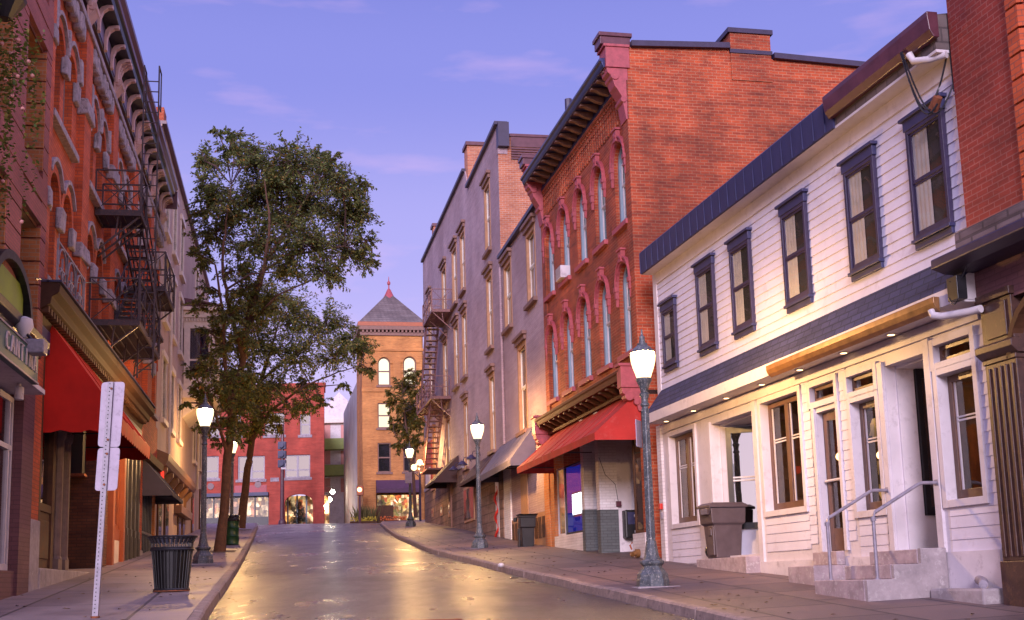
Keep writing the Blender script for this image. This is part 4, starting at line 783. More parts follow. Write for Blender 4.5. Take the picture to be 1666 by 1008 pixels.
# fire escape of the grey building
def lattice(m, a, b, zb, zt, nb=None):
    """railing panel between two plan points"""
    A, Bv = Vector((*a, 0)), Vector((*b, 0)); ln = (Bv-A).length
    for z in (zb+.02, (zb+zt)/2, zt): m.bar((*a, z), (*b, z), .035)
    n = max(1, round(ln/1.1))
    for i in range(n+1): p = A.lerp(Bv, i/n); m.bar((p.x, p.y, zb), (p.x, p.y, zt), .035)
    for i in range(n):
        p, q = A.lerp(Bv, i/n), A.lerp(Bv, (i+1)/n); m.bar((p.x, p.y, zb), (q.x, q.y, zt), .02); m.bar((p.x, p.y, zt), (q.x, q.y, zb), .02)
def landing(par, fe, u0, u1, yo, z, mat, rails=True, hole=None):
    m = M(); m.box(u0, u1, -yo, -yo+.04, z-.1, z); m.box(u0, u1, -.05, -.01, z-.1, z)
    for u in (u0, u1-.04): m.box(u, u+.04, -yo+.04, -.05, z-.1, z)
    n = max(4, int((u1-u0)/.07)); [m.box(u0+.04+(u1-u0-.08)*i/n, u0+.07+(u1-u0-.08)*i/n, -yo+.04, -.05, z-.045, z-.01) for i in range(n)]
    [m.box(u0+.04, u1-.04, y, y+.03, z-.07, z-.046) for y in [-yo+(yo)*k/5 for k in range(1, 5)]]
    for u in (u0+.1, (u0+u1)/2, u1-.1): m.bar((u, -yo+.05, z-.1), (u, -.02, z-.95), .04); m.bar((u, -yo*.5, z-.1), (u, -yo*.45, z-.55), .03)
    m.build('platform', mat, fe)
    if rails:
        m = M(); lattice(m, (u0, -yo+.02), (u1, -yo+.02), z, z+1.0); lattice(m, (u0+.02, -yo), (u0+.02, -.02), z, z+1.0); lattice(m, (u1-.02, -yo), (u1-.02, -.02), z, z+1.0); m.build('railing', mat, fe)
def flight(fe, a, b, wy, mat, n=13):
    """stair flight from a=(u,y,z) down to b, treads run from y to y+wy"""
    m = M(); a, b = Vector(a), Vector(b)
    for dy in (0, wy): m.bar(a+Vector((0, dy, 0)), b+Vector((0, dy, 0)), .04, .14)
    for i in range(n):
        p = a.lerp(b, (i+.5)/n); m.box(p.x-.11, p.x+.11, p.y, p.y+wy, p.z-.02, p.z+.012); m.box(p.x-.11, p.x-.1, p.y, p.y+wy, p.z-.05, p.z)
    m.build('stair', mat, fe); m = M()
    for dy in (0, wy):
        for h in (.45, .9): m.bar(a+Vector((0, dy, h)), b+Vector((0, dy, h)), .03)
        for i in range(5): p = a.lerp(b, i/4)+Vector((0, dy, 0)); m.bar(p, p+Vector((0, 0, .9)), .03)
    m.build('handrail', mat, fe)
fe = Thing('fire_escape', 'pinkish iron fire escape on the grey painted building', 'fire escape', G, 10, -.5, 5)
landing(gb, fe, 8.0, 11.6, 1.0, 9.45, IRONP); landing(gb, fe, 4.8, 10.6, 1.0, 5.45, IRONP)
flight(fe, (8.3, -.85, 9.35), (5.4, -.85, 5.55), .6, IRONP, 15); flight(fe, (9.6, -.85, 5.35), (6.4, -.85, 2.3), .6, IRONP, 13)
m = M(); m.box(5.6, 8.4, -.95, -.1, 2.2, 2.28); m.build('bottom_stair', IRONP, fe)
# ------------------------------------------------------------------ ornate brick building on the left
ob = Thing('ornate_brick_building', 'ornate orange brick building with paired arched windows and big bracketed cornice', 'building', L)
LE = 20.4
PB = 4.2
PAIR = [(.72+PB*k, 1.72+PB*k) for k in range(5)]+[(2.1+PB*k, 3.1+PB*k) for k in range(5)]
PAIR = [p for p in PAIR if p[1] < LE-.3]
LH = [(a, b, 8.95, 10.85) for a, b in PAIR]+[(a, b, 5.75, 7.88) for a, b in PAIR]
m = wall_holes(M(), 0, LE, 5.0, 13.2, LH, .28)
for a, b, c, d in LH: arch_fill(m, a, b, d-.55, d, 0, .28)
m.box(0, .3, .3, 9, 3, 13.3); m.box(LE-.3, LE, .0, 9, -1, 13.3); m.box(.3, LE-.3, .28, .3, 4, 5)
m.build('wall', BR_L, ob)
m = M()
for k in range(6):
    u = -.1+PB*k
    for a, b in ((u-.42, u+.42),):
        a, b = max(a, 0), min(b, LE)
        if b > a: m.box(a, b, -.16, 0, 5.2, 12.0)
m.build('pier', BR_L, ob)
m = M()
for a, b in PAIR:
    for zs, rz in ((10.3, .55), (7.33, .55)):
        ringarch(m, a-.02, b+.02, zs, rz, .17, -.07, 0)
m.build('arch_ring', BR_L, ob)
m = M()
def rough(u0, u1, y0, y1, z0, z1): j = lambda: random.uniform(-.03, .03); m.add([(x+j(), y+(j() if y == y0 else 0), zz+j()) for x in (u0, u1) for y in (y0, y1) for zz in (z0, z1)], [(0, 1, 3, 2), (4, 6, 7, 5), (0, 4, 5, 1), (2, 3, 7, 6), (0, 2, 6, 4), (1, 5, 7, 3)])
for k in range(5):
    for u in ((.5+PB*k), (1.9+PB*k), (3.28+PB*k)):
        if u > LE-.4: continue
        for zb in (10.1, 6.95): rough(u-.2, u+.2, -.12, .0, zb, zb+.42); m.box(u-.15, u+.15, .0, .26, zb+.05, zb+.37)
        if u < LE: rough(u-.10, u+.10, -.16, 0, 10.52, 11.1)
    u = -.1+PB*k; rough(max(u-.48, 0), u+.48, -.22, 0, 10.05, 10.4); rough(max(u-.48, 0), u+.48, -.22, 0, 6.9, 7.25)
m.build('impost_stone', LIME, ob, bevel=.03)
m = M()
for a, b, c, d in LH:
    c0 = (a+b)/2
    for i in range(8):
        t0, t1 = math.pi*(.18+.64*i/8), math.pi*(.18+.64*(i+1)/8)
        m.bar((c0-.74*math.cos(t0), -.09, d-.55+.8*math.sin(t0)), (c0-.74*math.cos(t1), -.09, d-.55+.8*math.sin(t1)), .08)
m.build('hood_mould', LIME, ob)
m = M()
for k in range(5):
    if .6+PB*k < LE-.5: m.box(.55+PB*k, min(3.27+PB*k, LE), -.15, .1, 8.8, 8.95); m.box(.55+PB*k, min(3.27+PB*k, LE), -.12, .1, 5.62, 5.75)
m.build('sill', LIME, ob, bevel=.015)
m = M()
for k in range(5):
    for i in range(7):
        u = .5+PB*k+i*.47
        if u < LE-.3: rough(u-.17, u+.17, -.2, 0, 11.55, 11.95)
m.build('corbel_stone', LIME, ob, bevel=.06)
M().box(-.05, LE, -.22, 0, 11.98, 12.14).build('belt_course', LIME, ob, bevel=.02)
def lwin(a, b, z0, z1):
    f = M(); zs = z1-.55; c = .08
    f.box(a, a+c, .16, .26, z0, zs); f.box(b-c, b, .16, .26, z0, zs); f.box(a+c, b-c, .16, .26, z0, z0+c); f.box(a+c, b-c, .17, .26, (z0+z1)/2-.05, (z0+z1)/2+.03); ringarch(f, a+c, b-c, zs, .47, c, .16, .26)
    w = f.build('window', pm('dusty_sash', (.26, .20, .21), .5) if 'dusty_sash' not in bpy.data.materials else bpy.data.materials['dusty_sash'], ob)
    M().quad((a, .22, z0), (b, .22, z0), (b, .22, z1), (a, .22, z1)).build('pane', GLASS, w, off=ob.off); M().quad((a, .275, z0), (b, .275, z0), (b, .275, z1), (a, .275, z1)).build('backing', DARK, w, off=ob.off); return w
wa = lwin(*PAIR[0], 8.95, 10.85); wb = lwin(*PAIR[0], 5.75, 7.88)
for p in PAIR[1:]: copypart(wa, ob, (p[0]-PAIR[0][0], 0, 0)); copypart(wb, ob, (p[0]-PAIR[0][0], 0, 0))
# crowning cornice
CE = 19.9
m = M(); m.box(-.1, CE, -.12, 0, 12.62, 12.72); m.box(-.1, CE, -.10, .3, 12.72, 13.3); m.prism([(-.1, 13.25), (-.46, 13.25), (-.48, 13.4), (-.54, 13.46), (-.54, 13.62), (-.62, 13.7), (-.62, 13.84), (.3, 13.95), (.3, 13.25)], -.15, CE, 'x')
cn = m.build('cornice', BLACK, ob, bevel=.01)
M().box(-.1, CE, -.13, -.102, 12.74, 13.22).build('frieze_panel', pm('lilac_frieze_paint', (.16, .13, .24), .5), cn, off=ob.off)
m = M(); m.prism([(-.485, 13.41), (-.55, 13.47), (-.55, 13.61), (-.63, 13.71), (-.63, 13.83), (-.6, 13.83), (-.45, 13.45)], -.16, CE+.01, 'x'); m.build('crown_mould', MAROON, cn, off=ob.off)
CREAMB = pm('cream_rose_bracket', (.52, .33, .31), .5, .15, 6, .1)
def scroll(m, u, w, big=1.0):
    P = [(-.13, 12.60), (-.2, 12.62), (-.2, 12.8), (-.21, 12.95), (-.26, 13.08), (-.36, 13.16), (-.46, 13.17), (-.47, 13.245), (-.34, 13.245), (-.22, 13.2), (-.15, 13.1), (-.13, 12.95)]
    m.prism([(y*big, z) for y, z in P], u-w, u+w, 'x')
for k in range(6):
    u = min(-.1+PB*k, CE-.35) if k else .15
    b = M(); b.box(u-.26, u+.26, -.14, -.1, 12.3, 13.24); scroll(b, u-.2, .07, 1.06); scroll(b, u+.2, .07, 1.06); scroll(b, u, .06, 1.06); b.tube([(u-.24, -.22, 12.62), (u+.24, -.22, 12.62)], .1, 10); b.prism([(-.1, 12.3), (-.28, 12.55), (-.1, 12.6)], u-.22, u+.22, 'x'); b.build('large_bracket', CREAMB, cn, off=ob.off, bevel=.008)
    if k < 5:
        for j in (1, 2, 3):
            uu = -.1+PB*k+PB*j/4
            if uu < CE-.4: b = M(); scroll(b, uu, .075); b.build('bracket', CREAMB, cn, off=ob.off, bevel=.008)
M().box(CE-.1, CE+.02, -.62, -.1, 13.0, 13.6).build('cornice_end', MAROON, cn, off=ob.off)
# storefront cornice
m = M(); m.prism([(0, 4.72), (-.12, 4.72), (-.16, 4.9), (-.34, 5.0), (-.36, 5.12), (-.48, 5.2), (-.5, 5.34), (-.44, 5.38), (0, 5.45)], -.28, 15.4, 'x'); sc_ = m.build('storefront_cornice', pm('bronze_brown_paint', (.055, .024, .014), .72, .3, 6, .1, spec=.2), ob, bevel=.01)
m = M(); [m.box(-.2+i*.26, -.08+i*.26, -.3, -.16, 4.86, 4.97) for i in range(59)]; m.build('dentil', WOOD, sc_, off=ob.off)
M().box(-.3, 15.4, -.52, -.1, 5.385, 5.42).build('flashing', BLUEP, sc_, off=ob.off)
M().box(-.28, 15.4, -.13, .0, 4.3, 4.71).build('fascia', BLUEP, ob)
m = M(); m.prism([(0, 3.9), (-.25, 3.95), (-.3, 4.15), (0, 4.3)], 15.45, LE, 'x'); m.build('side_cornice', WOOD, ob); M().box(15.45, LE, -.06, 0, 4.3, 5.4).build('brick_panel', BR_L, ob)
# storefront
m = M(); m.box(-.02, .78, -.06, .3, 1.25, 4.4); m.build('brick_pier', BR_L, ob); M().box(-.04, .80, -.10, .32, -.6, 1.25).build('stone_base', CONC, ob, bevel=.02)
M().box(.8, 8, -.12, .3, -.5, .42).build('stone_base', CONC, ob, bevel=.02)
m = M(); m.box(.8, .98, -.06, .1, .42, 4.3); m.box(2.05, 2.3, -.06, .1, .42, 4.3); m.box(.98, 2.05, -.02, .08, .42, 1.45); m.box(.98, 2.05, -.05, .08, 1.45, 1.6); m.box(1.08, 1.95, -.04, 0, .6, 1.3); m.build('wood_front', WOOD, ob, bevel=.01)
M().box(.98, 2.05, .03, .04, 1.6, 4.3).build('pane', GLASSD, ob); M().box(.98, 2.05, .5, .55, 1.6, 4.3).build('backing', SHOP3, ob)
for u in (2.75, 3.5):
    m = M(); m.box(u-.2, u+.2, -.12, .15, .42, .62); m.lathe([(.15, 0), (.13, .06), (.13, 2.3), (.16, 2.36), (.18, 2.5)], (u, 0, .62), 14); m.box(u-.19, u+.19, -.14, .16, 3.1, 4.3); m.build('column', pm('grey_brown_column', (.16, .10, .085), .55, .25, 6, .2) if u == 2.75 else bpy.data.materials['grey_brown_column'], ob)
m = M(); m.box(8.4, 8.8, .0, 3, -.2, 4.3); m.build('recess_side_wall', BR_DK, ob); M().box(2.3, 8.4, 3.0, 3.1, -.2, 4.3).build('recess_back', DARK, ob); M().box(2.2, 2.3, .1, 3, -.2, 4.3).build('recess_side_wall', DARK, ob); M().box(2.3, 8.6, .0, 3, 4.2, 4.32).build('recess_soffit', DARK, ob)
t = Thing('hanging_box', 'dark metal cabinet hung under the red awning beside the dark brick recess', 'box', L, 8.2, .8, 3.2); M().box(7.9, 8.39, .35, 1.9, 2.75, 4.1).build('case', DARK, t); M().box(7.88, 8.41, .3, 1.95, 2.7, 2.76).build('shelf', RUSTY, t)  # cabinet case takes the plain dark interior colour
m = M(); m.box(8.8, 9.6, -.02, .1, -.1, 4.3); m.build('brick_pier', BR_DK, ob)
m = M()
for u in (9.9, 11.9): m.box(u, u+.3, -.12, .1, .2, 4.3); m.box(u-.05, u+.35, -.16, .1, .2, .55)
m.build('orange_pilaster', ORANGEW, ob, bevel=.01)
o = shopwin(10.25, 11.9, 1.6, 4.2, ORANGEW, GLASSD, SHOP1, ob, .02, .12); M().box(10.25, 11.9, -.03, .08, .3, 1.6).build('bulkhead', ORANGEW, ob); M().box(10.5, 11.6, -.045, -.03, .7, 1.3).build('panel', CREAM, ob)
m = M()
for u in (12.6, 13.5, 14.4, 15.3): m.box(u, u+.26, -.1, .1, .3, 4.3); m.box(u-.03, u+.29, -.12, .1, .3, 1.7); m.box(u+.06, u+.2, -.14, -.1, .6, 1.5)
m.build('dark_pilaster', pm('olive_black_paint', (.05, .04, .028), .4, .3, 7, .1), ob, bevel=.008)
for u in (12.86, 13.76, 14.66): M().box(u, u+.64, .1, .12, .3, 4.3).build('shop_window', GLASSD, ob); M().box(u, u+.64, .5, .55, .3, 4.3).build('backing', CURT, ob)
M().box(15.7, 16.5, -.06, .1, 1.2, 4.0).build('brick_pier', BR_L, ob); M().box(15.68, 16.52, -.1, .1, -.2, 1.2).build('stone_base', CONC, ob, bevel=.02)
m = M(); [m.box(16.7+i*.42, 16.76+i*.42, .0, .06, .6, 3.4) for i in range(9)]; m.box(16.6, 20.3, .0, .06, 1.75, 1.83); m.box(16.6, 20.3, 0, .06, 3.3, 3.4); m.build('glazed_front', BLACK, ob)
M().box(16.6, 20.3, .03, .04, .6, 3.4).build('pane', GLASSD, ob); M().box(16.6, 20.3, .7, .72, .4, 3.4).build('backing', SHOP1, ob); M().box(20.0, LE, -.05, .1, .2, 4).build('brick_pier', BR_LO, ob)
awning('shop_awning', 'bright red canvas awning with scalloped valance and open side panel on the ornate building', L, .95, 6.0, 1.4, 5.05, 3.15, .24, REDC, scallop=True)
awning('shop_awning', 'charcoal canvas awning over the glazed black front on the left pavement', L, 16.4, 20.3, .95, 4.05, 2.95, .1, DKC)
t = Thing('iron_cresting', 'grey gothic iron cresting panel on the storefront cornice', 'railing', L, 1, -.4, 5.45)
m = M()
for k in range(3):
    u = -.2+k*.95
    for a in (u, u+.95): m.bar((a, -.42, 5.42), (a, -.42, 6.2), .035)
    m.bar((u, -.42, 6.15), (u+.95, -.42, 6.15), .035); m.bar((u, -.42, 5.48), (u+.95, -.42, 5.48), .035)
    ringarch(m, u+.1, u+.85, 5.75, .35, .03, -.435, -.405); m.bar((u+.47, -.42, 5.5), (u+.47, -.42, 5.95), .03); m.bar((u+.25, -.42, 5.72), (u+.7, -.42, 5.72), .03)
    for a in (-.15, .15): ringarch(m, u+.47+a-.09, u+.47+a+.09, 5.58, .1, .025, -.435, -.405)
m.build('panel', GALV, t)
# fire escape
fe = Thing('fire_escape', 'black iron fire escape with roof ladder on the ornate brick building', 'fire escape', L, 8, -.6, 7)
landing(ob, fe, 5.9, 10.2, 1.12, 6.02, IRON); landing(ob, fe, 6.3, 7.4, 1.05, 8.72, IRON); landing(ob, fe, 11.4, 14.0, 1.12, 8.15, IRON); landing(ob, fe, 12.0, 13.4, .9, 7.1, IRON, rails=False)
flight(fe, (7.4, -.95, 8.62), (11.8, -.95, 7.15), .45, IRON, 9); flight(fe, (11.6, -.62, 8.1), (8.4, -.62, 6.1), .5, IRON, 11)
m = M()
for dy in (0, .36): m.bar((7.6, -1.25+dy, 5.0), (7.6, -1.25+dy, 12.9), .035)
for i in range(28): m.bar((7.6, -1.25, 5.2+i*.27), (7.6, -.89, 5.2+i*.27), .022)
for dy in (0, .36): m.bar((7.6, -1.25+dy, 12.9), (8.1, -1.25+dy, 12.9), .03); m.bar((8.1, -1.25+dy, 12.9), (8.1, -1.25+dy, 11.9), .03); m.bar((8.1, -1.25+dy, 11.9), (7.6, -1.25+dy, 11.9), .03)
m.build('ladder', IRON, fe)

# ------------------------------------------------------------------ near left building with the green sign
nb = Thing('banded_brick_building', 'mauve banded brick building with orange window reveals at the left edge', 'building', L, -6, 0, 0)
m = M(); wall_holes(m, -7, -.02, 4.0, 12.5, [(-2.0, -.48, 7.35, 9.55), (-2.0, -.48, 4.45, 6.3), (-4.6, -3.1, 7.35, 9.55), (-4.6, -3.1, 4.45, 6.3)], .02, -.1)
m.box(-7, -.02, -.08, 8, 12.4, 12.5); m.box(-.3, -.02, -.099, 6, 3.9, 12.4); m.build('wall', BR_M, nb)
m = M()
for a, b in ((-7, -4.62), (-3.08, -2.02), (-.46, -.02)):
    for i in range(20): m.box(a, b, -.17, -.09, 4.05+i*.42, 4.05+i*.42+.39)
for z in (6.36, 6.8, 9.62, 10.05): m.box(-4.7, -.02, -.18, -.09, z, z+.38)
m.build('band_course', BR_M, nb)
m = M()
for z0, z1 in ((7.35, 9.55), (4.45, 6.3)):
    for a, b in ((-2.0, -.48), (-4.6, -3.1)):
        n = int((z1-z0)/.42)
        for i in range(n+1): m.box(b-.02, b+.02, -.165, .28, z0+i*.42, min(z0+i*.42+.39, z1))
        m.box(a-.02, a+.01, -.1, .28, z0, z1); m.box(a, b, -.1, .28, z1, z1+.05)
m.build('window_reveal', BR_LO, nb)
for z0, z1 in ((7.35, 9.55), (4.45, 6.3)):
    for a, b in ((-2.0, -.5), (-4.6, -3.12)): sash(nb, a, b, z0, z1, .26, NAVY, NAVY, cas=.1, dk=BLUEP)
m = M(); m.box(-7, -.02, -.02, .3, 3.35, 4.0); m.box(-.95, -.04, -.1, .3, -.6, 3.4); m.box(-7, -2.9, .2, .3, -.6, 3.4); m.build('painted_pier', BR_LV, nb)
M().box(-7.1, -6.99, -.1, 8, -1.2, 12.4).build('end_wall', BR_M, nb)
m = M(); m.prism([(0, 3.95), (-.22, 3.98), (-.26, 4.08), (-.36, 4.14), (-.38, 4.26), (-.1, 4.4), (0, 4.4)], -7, -.35, 'x'); m.build('shop_cornice', BLACK, nb, bevel=.012)
m = M(); ringarch(m, -4.1, -1.6, 4.3, .75, .14, -.3, -.1, 14); m.build('curved_pediment', BLACK, nb)
M().box(-3.9, -1.8, -.2, -.1, 4.3, 4.9).build('pediment_panel', pm('lime_green_paint', (.20, .28, .03), .5), nb)
m = M(); m.box(-7, -.9, -.42, .2, 3.27, 3.35); m.build('soffit', WHITE2, nb)
o = shopwin(-2.85, -.98, .35, 3.2, WHITE, GLASSD, SHOP3, nb, .05, .1); m = M(); m.box(-1.35, -1.28, .03, .1, .45, 3.1); m.box(-2.75, -1.08, .03, .1, 2.3, 2.38); m.build('muntin', WHITE, o, off=nb.off)
M().box(-2.9, -.95, -.05, .3, -.6, .34).build('bulkhead', BR_LV, nb)
t = Thing('shop_sign', 'green shop sign with pale neon letters reading CANTINA', 'sign', L, -3.6, -.4, 3.3); M().box(-5.8, -1.95, -.5, -.36, 3.27, 3.78).build('board', GREENS, t, bevel=.01)
m = M(); m.box(-5.8, -1.95, -.52, -.5, 3.27, 3.30); m.box(-5.8, -1.95, -.52, -.5, 3.75, 3.78); m.box(-5.8, -5.76, -.52, -.5, 3.3, 3.75); m.build('edge', GALV, t)
m = M()
GL = {'C': [((.9, .85), (.6, 1)), ((.6, 1), (.2, .9)), ((.2, .9), (.05, .5)), ((.05, .5), (.2, .1)), ((.2, .1), (.6, 0)), ((.6, 0), (.9, .15))], 'A': [((0, 0), (.5, 1)), ((.5, 1), (1, 0)), ((.2, .38), (.8, .38))], 'N': [((.05, 0), (.05, 1)), ((.05, 1), (.9, 0)), ((.9, 0), (.9, 1))], 'T': [((.5, 0), (.5, 1)), ((0, 1), (1, 1))], 'I': [((.5, 0), (.5, 1))]}
u = -4.3
for chx in 'CANTINA':
    for a, b in GL[chx]:
        for o_ in (-.02, .02): m.bar((u+a[0]*.21+o_, -.515, 3.43+a[1]*.25), (u+b[0]*.21+o_, -.515, 3.43+b[1]*.25), .018)
    u += .32
m.build('lettering', SIGNW, t)
fu, fz = L.uz(58, 566, -.6); FM = lambda m: m
t = Thing('floodlight', 'grey box floodlight with a round bracket at the corner above the green sign', 'lamp', L, fu, -.6, fz); M().box(fu-.16, fu+.16, -.75, -.45, fz-.1, fz+.12).build('housing', GALV, t, bevel=.02); M().tube([(fu, -.55, fz+.12), (fu+.15, -.35, fz+.35), (fu+.3, -.1, fz+.5)], .025, 8).build('bracket', BLACK, t); M().lathe([(.05, -.18), (.14, 0), (.12, .12), (.03, .16)], (fu+.1, -.4, fz+.36), 12).build('cap', WHITE2, t, smooth=True)
fu, fz = L.uz(31, 640, -.25)
t = Thing('ceiling_lamp', 'small white cylinder lamp under the soffit by the shop window', 'lamp', L, fu, -.25, fz); M().lathe([(.07, -.1), (.075, -.08), (.075, .1), (.03, .12), (.03, .17), (.1, .18), (.1, .24)], (fu, -.25, fz), 14).build('shade', WHITE2, t, smooth=True)
HU, HZ = L.uz(12, 30, -.5)
t = Thing('hanging_plant', 'trailing flower basket with pink blooms hanging at the top left corner', 'plant', L, HU, -.5, 8.2)
m = M(); fl = M()
for i in range(46):
    u0, y0 = HU+random.gauss(0, .36), -.5+random.gauss(0, .2); ln = random.uniform(.6, 2.7); P = Vector((u0, y0, HZ+random.uniform(-.6, .3)))
    for k in range(int(ln/.035)):
        P = P+Vector((random.gauss(0, .018), random.gauss(0, .012), -.035)); d = Vector((random.gauss(0, 1), random.gauss(0, 1), random.gauss(-.3, .5))).normalized(); s = random.uniform(.03, .055); e = d.cross(Vector((.3, .2, 1))).normalized()*s*.5
        m.quad(P, P+d*s*.7+e, P+d*s*1.6, P+d*s*.7-e)
        if random.random() < .03: fl.sphere(P, .03, 6)
m.build('foliage', leafmat('vine_leaf', ((0, (.05, .085, .015)), (.6, (.13, .17, .03)), (1, (.26, .22, .05)))), t); fl.build('bloom', PINKSH, t); M().lathe([(.1, 0), (.28, .25), (.3, .3)], (HU-.2, -.5, HZ-.1), 12).build('basket', BLACK, t)

# ------------------------------------------------------------------ tan building beyond
tb = Thing('tan_stucco_building', 'tan stucco building with cream window surrounds and a cream bay window', 'building', L, 30, 0, 0)
T0, T1 = LE+.02, 46.2
TWIN = []
for (a, ya), (b, yb) in (((263, 491), (272.8, 544)), ((274, 462), (281.5, 572)), ((288, 388), (294.6, 484)), ((288.5, 500), (293.5, 620)), ((300, 430), (305, 500))):
    u0, zt = L.uz(a, ya); u1, zb = L.uz(b, yb); TWIN.append((u0, u1))
TW = [(u, u+1.2, z, z+2.2) for u in (22.0, 25.0, 28.2, 36.5, 40.5) for z in (6.0, 9.6, 12.9)]
wall_holes(M(), T0, T1, -1, 16.3, TW, .12).box(T0, T1, 5, 5.2, -1, 16).box(T1-.01, T1, 0, 5, -1, 16.3).box(T0, T1, 0, 5, 16.2, 16.3).build('wall', TAN, tb)
for a, b, c, d in TW:
    f = M(); f.box(a-.14, a, -.05, .1, c, d); f.box(b, b+.14, -.05, .1, c, d); f.box(a-.2, b+.2, -.1, .1, d, d+.22); f.box(a-.2, b+.2, -.14, .1, c-.18, c); w = f.build('window', CREAM, tb, bevel=.01)
    M().quad((a, .08, c), (b, .08, c), (b, .08, d), (a, .08, d)).build('pane', GLASS, w, off=tb.off); M().quad((a, .118, c), (b, .118, c), (b, .118, d), (a, .118, d)).build('backing', DARK, w, off=tb.off); g = M(); g.box(a, b, .06, .09, (c+d)/2-.04, (c+d)/2+.04); g.build('sash', CREAM, w, off=tb.off)
m = M(); m.bar((T0, .1, 16.35), (T1, .1, 16.35), .5, .12); m.build('coping', MAROON, tb); c = M().box(T0+.5, T0+1.4, .0, .8, 15, 17.1).build('chimney', BR_R, tb)
# bay
bu0, bu1, by = 30.4, 34.4, 1.3
m = M()
for z0, z1, e in ((8.0, 8.35, .06), (11.0, 11.45, .0), (11.45, 11.75, .12), (11.75, 11.9, .25)): m.box(bu0-e, bu1+e, -by-e, 0, z0, z1)
for u, y in ((bu0, -by), (bu1-.25, -by), (bu0, -.28)): m.box(u, u+.25, y, y+.25, 8.35, 11.0)
for i in range(12): m.box(bu0-.08, bu0-.0, -by+i*.115, -by+i*.115+.06, 11.3, 11.44)
m.prism([(0, 7.2), (-by+.2, 8.0), (0, 8.0)], bu0+.2, bu1-.2, 'x'); m.build('bay_window', CREAM, tb, bevel=.01)
bw = M(); bw.box(bu0+.05, bu0+.12, -by+.25, -.28, 8.35, 8.9); bw.box(bu0+.05, bu0+.1, -by+.25, -.28, 9.6, 9.68); bw.box(bu0+.25, bu1-.25, -by+.05, -by+.12, 8.35, 8.8); bw = bw.build('bay_sash', CREAM, tb)
M().box(bu0+.09, bu0+.1, -by+.2, -.2, 8.8, 11).build('pane', GLASSD, bw, off=tb.off); M().box(bu0+.2, bu1-.2, -by+.1, -by+.11, 8.8, 11).build('pane', GLASSD, bw, off=tb.off); M().box(bu0+.6, bu0+.62, -by+.2, 0, 8.4, 11).build('backing', BLUEP, bw, off=tb.off)
M().prism([(.2, 11.9), (-by-.25, 11.9), (-by-.1, 12.05), (.2, 12.3)], bu0-.25, bu1+.25, 'x').build('bay_roof', MAROON, tb)
# its shop front
m = M(); m.prism([(0, 4.05), (-.35, 4.2), (-.42, 4.35), (-.45, 4.55), (0, 4.75)], T0, 33.2, 'x'); c = m.build('shop_cornice', pm('brown_paint', (.17, .075, .035), .45, .25, 6, .1), tb, bevel=.01)
m = M()
for k in range(6):
    u = T0+.6+k*2.2; m.prism([(0, 3.2), (-.08, 3.2), (-.12, 3.7), (-.35, 4.0), (-.35, 4.15), (0, 4.15)], u-.08, u+.08, 'x')
m.build('bracket', bpy.data.materials['brown_paint'], c, off=tb.off)
M().box(27.5, 33.0, -.3, 0, 3.0, 3.3).build('door_hood', bpy.data.materials['brown_paint'], tb)
for u, w, z0, z1 in ((21.2, 1.2, 1.3, 3.6), (23.6, 1.3, 1.5, 3.6), (29.0, 1.2, 1.6, 2.95), (31, 1.0, 1.6, 2.95), (36, .9, 2.6, 4.4), (41, 1.0, 3, 5)): w_ = M().box(u, u+w, -.06, .02, z0-.6, z1).build('door', WOOD, tb); M().box(u+.15, u+w-.15, -.07, -.05, z0+.1, z1-.2).build('pane', GLASSD, w_, off=tb.off)
m = M(); [m.tube([(u, -.08, 4.8), (u, -.08, 12 if u < 30 else 9)], .06, 8) for u in (24.2, 38.8)]; m.build('downspout', CREAM, tb)
t = Thing('wall_sign', 'small red lit sign under the brown cornice of the tan building', 'sign', L, T0+.4, -.2, 3.9); M().box(T0+.1, T0+.5, -.25, -.18, 3.75, 4.0).build('panel', emit('red_sign_glow', (1, .05, .03), 1.2), t)
# ------------------------------------------------------------------ buildings across the far street
F = Frame(0, 100, 0, 5.45)
rb = Thing('far_brick_building', 'red brick shop building with big lit windows at the end of the street', 'building', F, -20, 0, 0)
fx = lambda px, py: F.uz(px, py)
def pbox(a, b, fr=F, y=0): (u0, z1), (u1, z0) = fr.uz(a[0], a[1], y), fr.uz(b[0], b[1], y); return u0, u1, z0, z1
RWIN = [pbox(*p) for p in (((488, 673), (505, 707)), ((431, 672), (462.5, 707)), ((463.3, 740), (504.6, 776)), ((387, 742), (430.6, 779)), ((334, 742), (355.5, 778)), ((342, 674), (356.5, 708)), ((370, 674), (392, 708)))]
ar = pbox((463, 804), (509, 856)); stf = pbox((325, 809), (437, 856))
RT = fx(500, 630)[1]
m = wall_holes(M(), -34, fx(528, 750)[0], -1, RT, RWIN+[ar, stf], .35); arch_fill(m, ar[0], ar[1], ar[3]-.7, ar[3], 0, .35); xr = fx(528, 750)[0]; m.prism([(xr, .001), (xr-4.8, 25), (xr-5, 25), (xr-.2, .001)], -1, RT, 'z'); m.box(-34, fx(528, 750)[0], .3, .6, RT-.4, RT); m.build('wall', BR_F, rb)
m = M(); xr = fx(528, 750)[0]; m.box(xr-.62, xr, -.18, 0, -1, RT+.3); m.box(-34, xr+.1, -.25, .2, RT-.02, RT+.35); m.build('pier', BR_F, rb)
GLASSB = glass('sky_reflecting_glass', (.25, .25, .3), 1.0, .05, .26)
